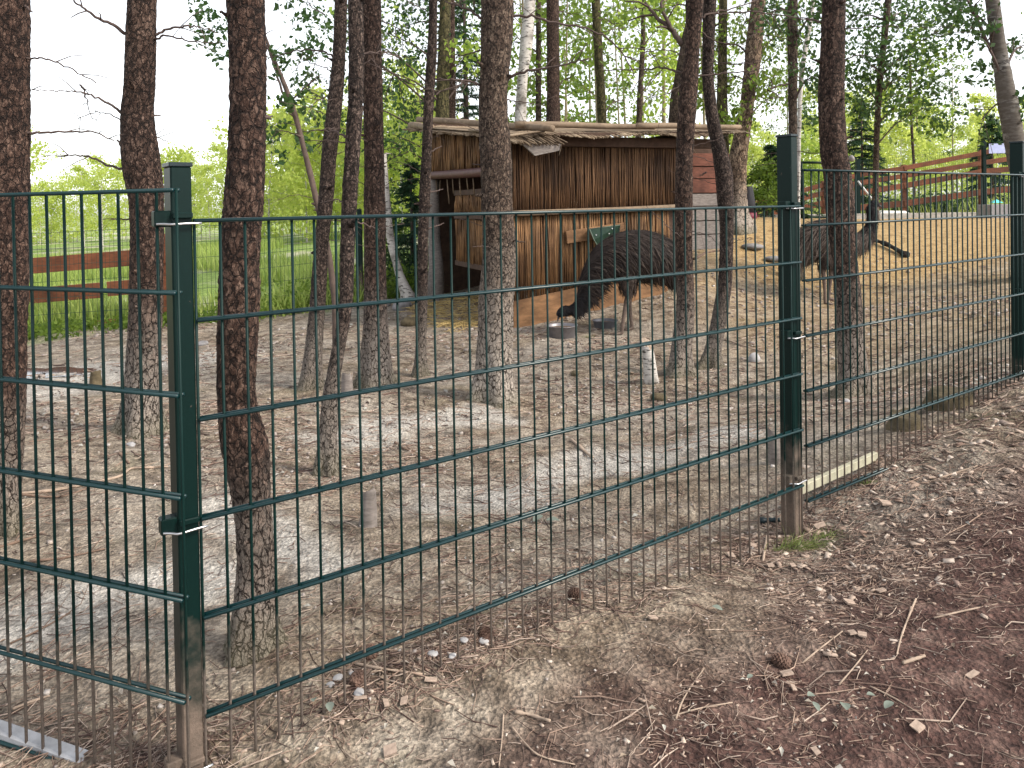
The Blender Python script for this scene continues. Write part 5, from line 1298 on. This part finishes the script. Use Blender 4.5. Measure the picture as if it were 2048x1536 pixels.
rock('grey lump added for a rock-like shadow behind the slim pine, left of the bent trunk', 1400, 492, 34, MAT['rock'], 8, .35)  # no real rock: low lump added to stand for a dark shadow
rock('dark flat rock on the sand left of the middle fence post', 1505, 497, 46, MAT['rock'], 9, .3)
rock('dark low rock beneath the farther emu tail', 1545, 520, 40, MAT['rock'], 10, .3)
rock('round brown stone on the path right of the fence foot', 1902, 1003, 16, MAT['grit'], 11, .7)
rock('root lump with moss below the whitish post stub', 1318, 800, 34, MAT['moss_wood'], 12, .6)
rock('brown cone-sized clod by the bowl track right of the stout pine', 1150, 750, 22, MAT['moss_wood'], 13, .6)
for i, (x, y, w, sq) in enumerate(((676, 1358, 26, .25), (662, 1371, 20, .25), (706, 1349, 16, .3), (718, 1388, 28, .2), (866, 1310, 22, .35), (905, 1315, 18, .4), (928, 1283, 20, .4), (968, 1285, 24, .5))):
    rock('pale flat stone among litter at the foot of the middle wire panel', x, y, w, MAT['white_stone'], 20 + i, sq, 'white_stone', 'stone', 'pale stones at the fence foot')
# charred log
g, d = ray_ground(1770, 500); a = ray_ground(1728, 478)[0]; b = ray_ground(1812, 516)[0]
mb = MB(g); mb.tube(spline([a + np.array([0, 0, .03]), (a + b) / 2 + np.array([.03, 0, .06]), b + np.array([0, 0, .04])], 12), list(np.linspace(.02, .05, 12) * (1 + .25 * sr.normal(0, 1, 12).clip(-1, 1))), 9)
solo('charred_log', mb.mesh('charred_log', m_plain('charred_wood', (.02, .017, .015), .9, 0, .4, 20, .8, 40, dist=.02), True), 'blackened log lying on the sand beside the farther emu', 'log', tuple(g))

def stick(label, pts, rpx, mat='stick', name='stick', cat='stick', group=None, twigs=0, lift=0.0):
    w = []; rpx *= .62
    for (x, y) in pts:
        g, d = ray_ground(x, y); w.append(g + np.array([0, 0, rpx / F * d * .7 + lift]))
    r = rpx / F * d; n = max(6, len(pts) * 4); mb = MB(w[0]); s = spline(w, n)
    mb.tube(s, list(np.linspace(r, r * .7, n) * (1 + .15 * sr.normal(0, 1, n).clip(-1.5, 1.5))), 7)
    for _ in range(twigs):
        i = sr.integers(1, n - 1); v = sr.normal(0, 1, 3); v[2] = abs(v[2]) * .25; mb.tube([s[i], s[i] + v * .04, s[i] + v * .08 + sr.normal(0, .01, 3)], [r * .5, r * .4, r * .2], 5)
    solo(name, mb.mesh(name, MAT[mat], True), label, cat, tuple(w[0]), group)
stick('long pale branch lying behind the left wire panel, reaching the fence post', [(32, 990), (110, 983), (185, 968), (240, 955), (262, 940), (300, 938), (336, 936)], 4.5, twigs=5)
stick('thinner branch just below the long pale one behind the left panel', [(35, 992), (120, 995), (180, 975), (215, 955)], 3, 'stick_dark', twigs=4)
stick('brown branch sloping across the soil low behind the left panel', [(60, 1125), (130, 1118), (210, 1100)], 4, 'stick_dark', twigs=3)
stick('brown branch crossing the ground left of the tall left panel rods', [(-10, 1100), (40, 1085), (75, 1075)], 5, 'stick_dark', twigs=2)
stick('stick lying on the lower left soil below the brown branch', [(20, 1290), (80, 1262), (140, 1228)], 3.5, 'stick_dark', twigs=2)
stick('pale split stick at the lower left corner inside the fence', [(25, 1422), (60, 1408), (100, 1395)], 5)
stick('short dark stick on the soil between the two left trunks', [(238, 908), (250, 920), (258, 928)], 4, 'stick_dark')
stick('pale root end lying in the middle of the enclosure soil', [(1142, 882), (1158, 895), (1172, 908), (1186, 918)], 6)
stick('long thin stick near the bottom edge, pale and straight, left of centre', [(1007, 1430), (1004, 1480), (998, 1535)], 3)
stick('short thick pale stick on the path below the middle panel', [(1030, 1427), (1065, 1435), (1100, 1446)], 6)
stick('thin stick slanting down the path to a lighter broken end', [(1022, 1455), (1060, 1500), (1090, 1518), (1150, 1532)], 3)
stick('dark twig on the path in front of the tall middle post', [(1476, 1108), (1505, 1128), (1544, 1147)], 4, 'stick_dark')
stick('pale bent stick upright against the fence foot left of the grass tuft', [(1535, 1075), (1530, 1100), (1526, 1126)], 5)
stick('long straight twig on the right of the path', [(1832, 1200), (1812, 1250), (1800, 1285), (1794, 1312)], 4)
stick('long thin twig crossing the path at the right', [(1868, 1238), (1940, 1222), (2020, 1205)], 3)
stick('short broken stick near the pine cone on the lower path', [(1806, 1330), (1830, 1322), (1850, 1316)], 6, 'stick')
stick('slanted thin twig in the middle of the lower path', [(1605, 1328), (1640, 1300), (1685, 1265)], 2.6)
stick('twig slanting beside the dark mulch, right of the leaf group', [(1678, 1372), (1710, 1335), (1735, 1303)], 2.6)
stick('long thin twig at the bottom of the path crossing to the right', [(1345, 1435), (1400, 1420), (1465, 1408)], 3)
stick('thin twig lying low left on the mulch edge', [(1352, 1440), (1370, 1395), (1408, 1340)], 3)
stick('twig lying across leaves on the lower right mulch', [(1740, 1375), (1790, 1400), (1842, 1432)], 3)
stick('thin pale stick lying by the chips right of the middle post', [(1880, 958), (1920, 945), (1955, 933)], 3)
stick('pale stick at the fence foot among white stones', [(712, 1331), (745, 1338), (790, 1345), (845, 1352)], 5, twigs=2)
stick('short stick crossing the pale one at the fence foot', [(745, 1325), (760, 1342), (772, 1352)], 3.5)
stick('bare stick on soil left of the small grey stump', [(790, 887), (810, 900), (830, 905)], 4, 'stick_dark')
stick('pale twig fork lying by the whitish root lump', [(1450, 680), (1480, 690), (1510, 700), (1530, 706)], 3, twigs=2)
stick('curved dark root on the sand behind the bent slim trunk', [(1388, 520), (1420, 505), (1460, 502)], 4, 'stick_dark')
stick('dark short pipe lying beside the middle post foot', [(1520, 1046), (1540, 1045), (1560, 1044)], 9, 'cap', 'black_pipe', 'pipe')

def cone_mesh(seed=0, L=.05, r=.019):
    mb = MB(); n = 11
    for i in range(n):
        t = i / (n - 1); rr = r * math.sin(math.pi * (.12 + .83 * t)) ** .7; m = 8
        for j in range(m):
            th = 2 * math.pi * (j + .5 * (i % 2)) / m; a = np.array([-L / 2 + L * t, rr * math.cos(th), rr * math.sin(th)]); o_ = np.array([.25, math.cos(th), math.sin(th)]); o_ /= np.linalg.norm(o_); tg = np.array([0, -math.sin(th), math.cos(th)])
            s = .0065 * (1 - .4 * t); mb.add([a - tg * s - o_ * .008, a + tg * s - o_ * .008, a + tg * s * .8 + o_ * .004, a - tg * s * .8 + o_ * .004, a + o_ * .002 + np.array([-.005, 0, 0])], [(0, 1, 2, 3), (3, 2, 4), (0, 3, 4), (2, 1, 4)])
    mb.tube([(-L / 2, 0, 0), (0, 0, 0), (L / 2, 0, 0)], [r * .5, r * .75, r * .3], 8)
    return mb.mesh('pine_cone', MAT['cone'])
CM = cone_mesh(0, .042, .0155)
for i, (x, y, lb) in enumerate(((742, 1312, 'brown pine cone on the litter below the wire panel bottom rods'), (716, 1366, 'pine cone lying between the pale flat stones'), (1152, 1196, 'pine cone on the soil just inside the middle fence panel'), (1562, 1330, 'long brown pine cone on the dark mulch, beside a square chip'),
    (972, 1278, 'dark cone beside a white stone at the fence foot'))):
    g, d = ray_ground(x, y); solo('pine_cone', CM, lb, 'pine cone', (g[0], g[1], g[2] + .008), 'fallen pine cones', rot=(sr.uniform(0, 6), sr.uniform(-.15, .15), sr.uniform(0, 6.28)))
def chip_mesh(lx, ly, lz):
    mb = MB(); v = [np.array([i * lx * sr.uniform(.8, 1.1), j * ly * sr.uniform(.75, 1.1), k * lz]) for i in (-1, 1) for j in (-1, 1) for k in (-1, 1)]
    mb.add(v, [(0, 1, 3, 2), (4, 6, 7, 5), (0, 4, 5, 1), (2, 3, 7, 6), (0, 2, 6, 4), (1, 5, 7, 3)]); return mb.mesh('wood_chip', MAT['chip'])
for i, (x, y, w, h) in enumerate(((780, 1508, 17, 12), (808, 1408, 9, 14), (772, 1412, 7, 16), (1573, 1352, 14, 10), (1306, 1240, 11, 7), (1462, 1115, 10, 9), (1541, 1135, 9, 8), (1586, 1135, 6, 7), (1506, 1094, 9, 7), (1762, 1185, 10, 7), (1835, 1460, 14, 10), (1700, 1210, 12, 9), (1632, 1508, 8, 11), (1588, 1382, 6, 10), (1771, 1010, 13, 12), (1705, 1270, 9, 8), (1905, 1090, 7, 4), (1725, 1275, 10, 8), (1945, 1355, 17, 6), (720, 1402, 16, 6), (862, 1366, 15, 6), (1602, 1061, 16, 11), (1860, 958, 10, 9), (1640, 1055, 14, 8))):
    g, d = ray_ground(x, y); lx, ly = w / F * d * .8, h / F * d * 1.0
    solo('wood_chip', chip_mesh(lx, ly, min(lx, ly) * .2), 'pale squarish wood chip larger than the chips around it', 'wood chip', (g[0], g[1], g[2] + .006), 'large pale wood chips', rot=(sr.uniform(-.25, .25), sr.uniform(-.25, .25), sr.uniform(-.5, .5)))
def leaf_mesh(l, w):
    V, f = [], []; n = 7
    for i in range(n):
        t = i / (n - 1); ww = w * math.sin(math.pi * min(1, t * .92 + .04)) ** .8; x = (t - .5) * 2 * l; c = .15 * l * math.sin(t * 3)
        V += [(x, -ww, .25 * ww + c), (x, 0, c), (x, ww, .3 * ww + c)]
    for i in range(n - 1):
        for j in (0, 1): f.append((i * 3 + j, i * 3 + j + 1, i * 3 + j + 4, i * 3 + j + 3))
    me = mesh_from('fallen_leaf', V, f, [MAT['green_leaf']], True); return me
for (x, y, w, lb) in ((628, 1412, 12, 'grey green leaf left of a matching leaf at the fence foot'), (660, 1426, 17, 'larger grey green leaf at the fence foot near the left post'), (1076, 1044, 17, 'left of two pale green leaves lying on the enclosure soil'), (1106, 1048, 16, 'right of two pale green leaves lying on the enclosure soil'),
    (1622, 1403, 14, 'uppermost leaf of the grey leaf group on the lower path'), (1632, 1425, 14, 'lower left leaf of the grey leaf group on the path'), (1690, 1425, 20, 'widest leaf of the grey leaf group on the path'), (1778, 1422, 17, 'smooth oval grey leaf right of the leaf group'), (1435, 1226, 12, 'single blue green leaf on the bare path middle'), (1280, 1158, 8, 'small green leaf at the foot of the middle panel rods'), (1500, 1365, 9, 'upright grey leaf on mulch left of the square chip'), (1742, 1402, 12, 'small curled grey leaf between the wide leaf and the oval one')):
    g, d = ray_ground(x, y); solo('fallen_leaf', leaf_mesh(w / F * d * .85, w / F * d * .5), lb, 'leaf', (g[0], g[1], g[2] + .012), 'fallen grey green leaves', rot=(sr.uniform(-.3, .3), sr.uniform(-.3, .3), sr.uniform(0, 6.28)))

# ================================================================== SCATTERED LITTER (nobody could count it)
def sample(n, dens, r0, r1, a0=-46, a1=46):
    x, y = [], []; tot = 0; it = 0
    while tot < n:
        r = np.exp(sr.uniform(np.log(r0), np.log(r1), n)); a = np.radians(sr.uniform(a0, a1, n)); xx, yy = r * np.sin(a), r * np.cos(a)
        m = sr.uniform(0, 1, n) < dens(xx, yy); x.append(xx[m]); y.append(yy[m]); tot += m.sum()
        it += 1
        if it > 120: break
    return np.concatenate(x)[:n], np.concatenate(y)[:n]
def noise2(x, y, s, seed): return fbm(np.stack([x * s, y * s, 0 * x], 1), 3, seed)
def sticks_mass(name, n, dens, r0, r1, l0, l1, rad, mat, label, curl=.25):
    x, y = sample(n, dens, r0, r1); n = len(x); a = sr.uniform(0, 6.283, n); l = np.exp(sr.uniform(np.log(l0), np.log(l1), n)) / 2; far_ = np.clip(np.hypot(x, y) / 3.0, .8, 2.6)
    r = rad * far_ * sr.uniform(.6, 1.4, n); e = np.stack([np.cos(a), np.sin(a)], 1); nn = np.stack([-e[:, 1], e[:, 0]], 1)
    bow = sr.normal(0, curl, n) * l
    pts = []
    for t, bb in ((-1, 0), (0, 1), (1, 0)):
        q = np.stack([x, y], 1) + e * (l * t)[:, None] + nn * (bow * bb)[:, None]
        pts.append(np.c_[q, gz(q[:, 0], q[:, 1]) + r * .8 + np.abs(sr.normal(0, .0025, n))])
    V = []
    for p, sc in zip(pts, (1, 1, .6)):
        for k in range(3):
            th = 2 * math.pi * k / 3 + math.pi / 2; rr = (r * sc)[:, None]
            V.append(p + np.c_[nn * (math.cos(th)) * rr, math.sin(th) * rr])
    V = np.stack(V, 1).reshape(-1, 3); i = np.arange(n)[:, None] * 9; F_ = []
    for s_ in (0, 3):
        for k in range(3): F_.append(np.c_[i + s_ + k, i + s_ + (k + 1) % 3, i + s_ + 3 + (k + 1) % 3, i + s_ + 3 + k])
    mass(name, mesh_from(name, V, np.concatenate(F_), [MAT[mat]]), 'stuff', label)
def boxes_mass(name, n, dens, r0, r1, s0, s1, mat, label, asp=.5, flat=.3):
    x, y = sample(n, dens, r0, r1); n = len(x); far_ = np.clip(np.hypot(x, y) / 3.5, .7, 2.4)
    l = np.exp(sr.uniform(np.log(s0), np.log(s1), n)) * far_ / 2; w = l * sr.uniform(asp * .5, asp * 1.5, n); h = np.minimum(l, w) * flat * sr.uniform(.5, 1.3, n)
    q = sr.normal(0, 1, (n, 3)) * np.array([.22, .22, 0]); a = sr.uniform(0, 6.283, n)
    X = np.stack([np.cos(a), np.sin(a), q[:, 0]], 1); X /= np.linalg.norm(X, axis=1)[:, None]; Zv = np.stack([-q[:, 0] * np.cos(a) + q[:, 1] * np.sin(a), -q[:, 0] * np.sin(a) - q[:, 1] * np.cos(a), np.ones(n)], 1); Y = np.cross(Zv, X); Y /= np.linalg.norm(Y, axis=1)[:, None]; Zv = np.cross(X, Y)
    c = np.c_[x, y, gz(x, y) + h * .6]; V = []
    for i in (-1, 1):
        for j in (-1, 1):
            for k in (-1, 1):
                V.append(c + X * (l * i * sr.uniform(.75, 1.1, n))[:, None] + Y * (w * j * sr.uniform(.55, 1.1, n))[:, None] + Zv * (h * k)[:, None])
    V = np.stack(V, 1).reshape(-1, 3); i = np.arange(n)[:, None] * 8
    F_ = np.concatenate([i + np.array([q]) for q in ((0, 1, 3, 2), (4, 6, 7, 5), (0, 4, 5, 1), (2, 3, 7, 6), (0, 2, 6, 4), (1, 5, 7, 3))])
    mass(name, mesh_from(name, V, F_, [MAT[mat]]), 'stuff', label)
def leaves_mass(name, n, dens, r0, r1, size, mat, label):
    x, y = sample(n, dens, r0, r1); far_ = np.clip(np.hypot(x, y) / 3.5, .8, 2.2); n = len(x); a = sr.uniform(0, 6.283, n); l = size * far_ * sr.uniform(.5, 1.3, n); w = l * .5
    e = np.stack([np.cos(a), np.sin(a), sr.normal(0, .2, n)], 1); s_ = np.stack([-np.sin(a), np.cos(a), sr.normal(0, .25, n)], 1); c = np.c_[x, y, gz(x, y) + .007]
    V = np.stack([c - e * l[:, None], c - s_ * w[:, None] + [0, 0, .004], c + e * l[:, None], c + s_ * w[:, None] + [0, 0, .006]], 1).reshape(-1, 3); i = np.arange(n)[:, None] * 4
    mass(name, mesh_from(name, V, np.concatenate([i + np.array([[0, 1, 2]]), i + np.array([[0, 2, 3]])]), [MAT[mat]]), 'stuff', label)
SP = side_path
d_path = lambda x, y: (SP(x, y) > .03) * (.25 + .75 * zones(x, y)[0]) * np.clip(noise2(x, y, 1.5, 90) * 2.2 - .45, .08, 1)
d_edge = lambda x, y: np.exp(-((SP(x, y) - .20) / (.26 + .2 * (noise2(x, y, 1.2, 95) - .5))) ** 2) * (x > .75) * np.clip(noise2(x, y, 2.5, 91) * 2.4 - .5, .1, 1)
d_foot = lambda x, y: np.exp(-((SP(x, y) + .04) / .09) ** 2) * np.clip(noise2(x, y, 2.5, 92) * 2.4 - .6, .1, 1)
inside = lambda x, y: (SP(x, y) < -.02) * (beyond(x, y) < .1)
d_in = lambda x, y: inside(x, y) * np.clip(noise2(x, y, 1.1, 93) * 2.6 - .75, .12, 1)
sticks_mass('needle_litter', 8500, d_path, .9, 6, .012, .07, .0011, 'needle_litter', 'pine needles and fine twigs strewn on the dark path')
sticks_mass('twig_litter', 260, d_path, .9, 6, .06, .2, .0021, 'needle_litter', 'thin twigs strewn on the dark path')
boxes_mass('chip_litter', 3400, d_path, .9, 6, .004, .024, 'chip', 'small wood chips mixed into the path mulch', .45, .35)
boxes_mass('chip_bank', 1250, d_edge, 1.2, 5, .010, .050, 'chip', 'bank of pale wood chips along the right fence foot', .45, .25)
sticks_mass('bank_twigs', 2200, d_edge, 1.2, 5, .02, .12, .0013, 'needle_litter', 'twigs caught along the right fence foot')
sticks_mass('foot_litter', 3000, d_foot, 1.3, 5, .03, .13, .0015, 'needle_litter', 'twigs and needles gathered under the wire panels')
boxes_mass('foot_chips', 700, d_foot, 1.3, 5, .006, .026, 'chip', 'chips and grit gathered under the wire panels', .5, .4)
sticks_mass('enclosure_twigs', 11000, d_in, 1.5, 13, .03, .14, .0015, 'needle_litter', 'needles and twigs strewn over the enclosure soil', .35)
boxes_mass('enclosure_grit', 5200, d_in, 1.4, 13, .004, .020, 'grit', 'grit and crumbs of soil on the enclosure ground', .7, .6)
boxes_mass('path_grit', 1500, lambda x, y: (SP(x, y) > -.02) * 1.0, .9, 5, .003, .010, 'grit', 'fine grit on the path', .8, .6)
leaves_mass('leaf_litter', 1500, d_in, 1.5, 12, .014, 'dead_leaf', 'dead leaves lying over the enclosure soil')
leaves_mass('path_leaves', 450, d_path, .9, 5, .010, 'dead_leaf', 'crumpled dead leaves on the path')
MAT['tuft'] = m_leaf('tuft_blade', (.07, .11, .025), (.20, .23, .075), .35)
# grass tufts ---------------------------------------------------------------
def tuft(label, px, py, n, h, spread, lean=(0, 0)):
    g, d = ray_ground(px, py); V, f = [], []
    for i in range(n):
        a = sr.uniform(0, 6.28); o_ = np.array([sr.normal(0, spread), sr.normal(0, spread * .4), 0]); L = h * sr.uniform(.5, 1.2); dr = np.array([math.cos(a) * .6 + lean[0], math.sin(a) * .4 + lean[1], .55]); dr /= np.linalg.norm(dr); s_ = np.array([-math.sin(a), math.cos(a), 0]) * .0016
        b = len(V); 
        for q in range(5):
            t = q / 4; c = o_ + dr * L * t + np.array([0, 0, -.5 * L * t * t]) ; w = g + c; w[2] = max(w[2], g1(w[0], w[1]) + .004); c = w - g; V += [c - s_ * (1 - t * .9), c + s_ * (1 - t * .9)]
            if q: f.append((b + 2 * q - 2, b + 2 * q - 1, b + 2 * q + 1, b + 2 * q))
    solo('grass_tuft', mesh_from('grass_tuft', V, f, [MAT['tuft']]), label, 'grass tuft', tuple(g))
tuft('green grass tuft spreading on the path before the middle fence post', 1590, 1098, 110, .13, .045, (.5, 0))
tuft('small green tuft by the cream edging board', 1728, 970, 40, .06, .02)
tuft('sparse tuft right of the middle post among chips', 1640, 1078, 40, .10, .03, (.7, .4))
tuft('yellow green sprig beside the feeding bowls', 1176, 676, 40, .10, .04)
# puddle
g, d = ray_ground(82, 748); n = 28; V = [(0, 0, 0)] + [(.42 * math.cos(2 * math.pi * j / n) * (1 + .25 * math.sin(3 * j)), .22 * math.sin(2 * math.pi * j / n) * (1 + .2 * math.cos(2 * j)), 0) for j in range(n)]
k = NT('puddle_water'); k.col((.05, .045, .04)).rough(.04); k.b.inputs['Specular IOR Level'].default_value = .8
V = np.array(V); V[:, 2] = gz(V[:, 0] + g[0], V[:, 1] + g[1]) - g[2] + .004; V[:, 2] = V[:, 2].mean() + .012
mass('puddle_water', mesh_from('puddle_water', V, [(0, 1 + j, 1 + (j + 1) % n) for j in range(n)], [k.m]), 'structure', None, tuple(g))
print('TRIS', sum(len(p.vertices) - 2 for m in bpy.data.meshes for p in m.polygons) if False else sum(len(m.polygons) for m in bpy.data.meshes), 'OBJ', len(bpy.data.objects))
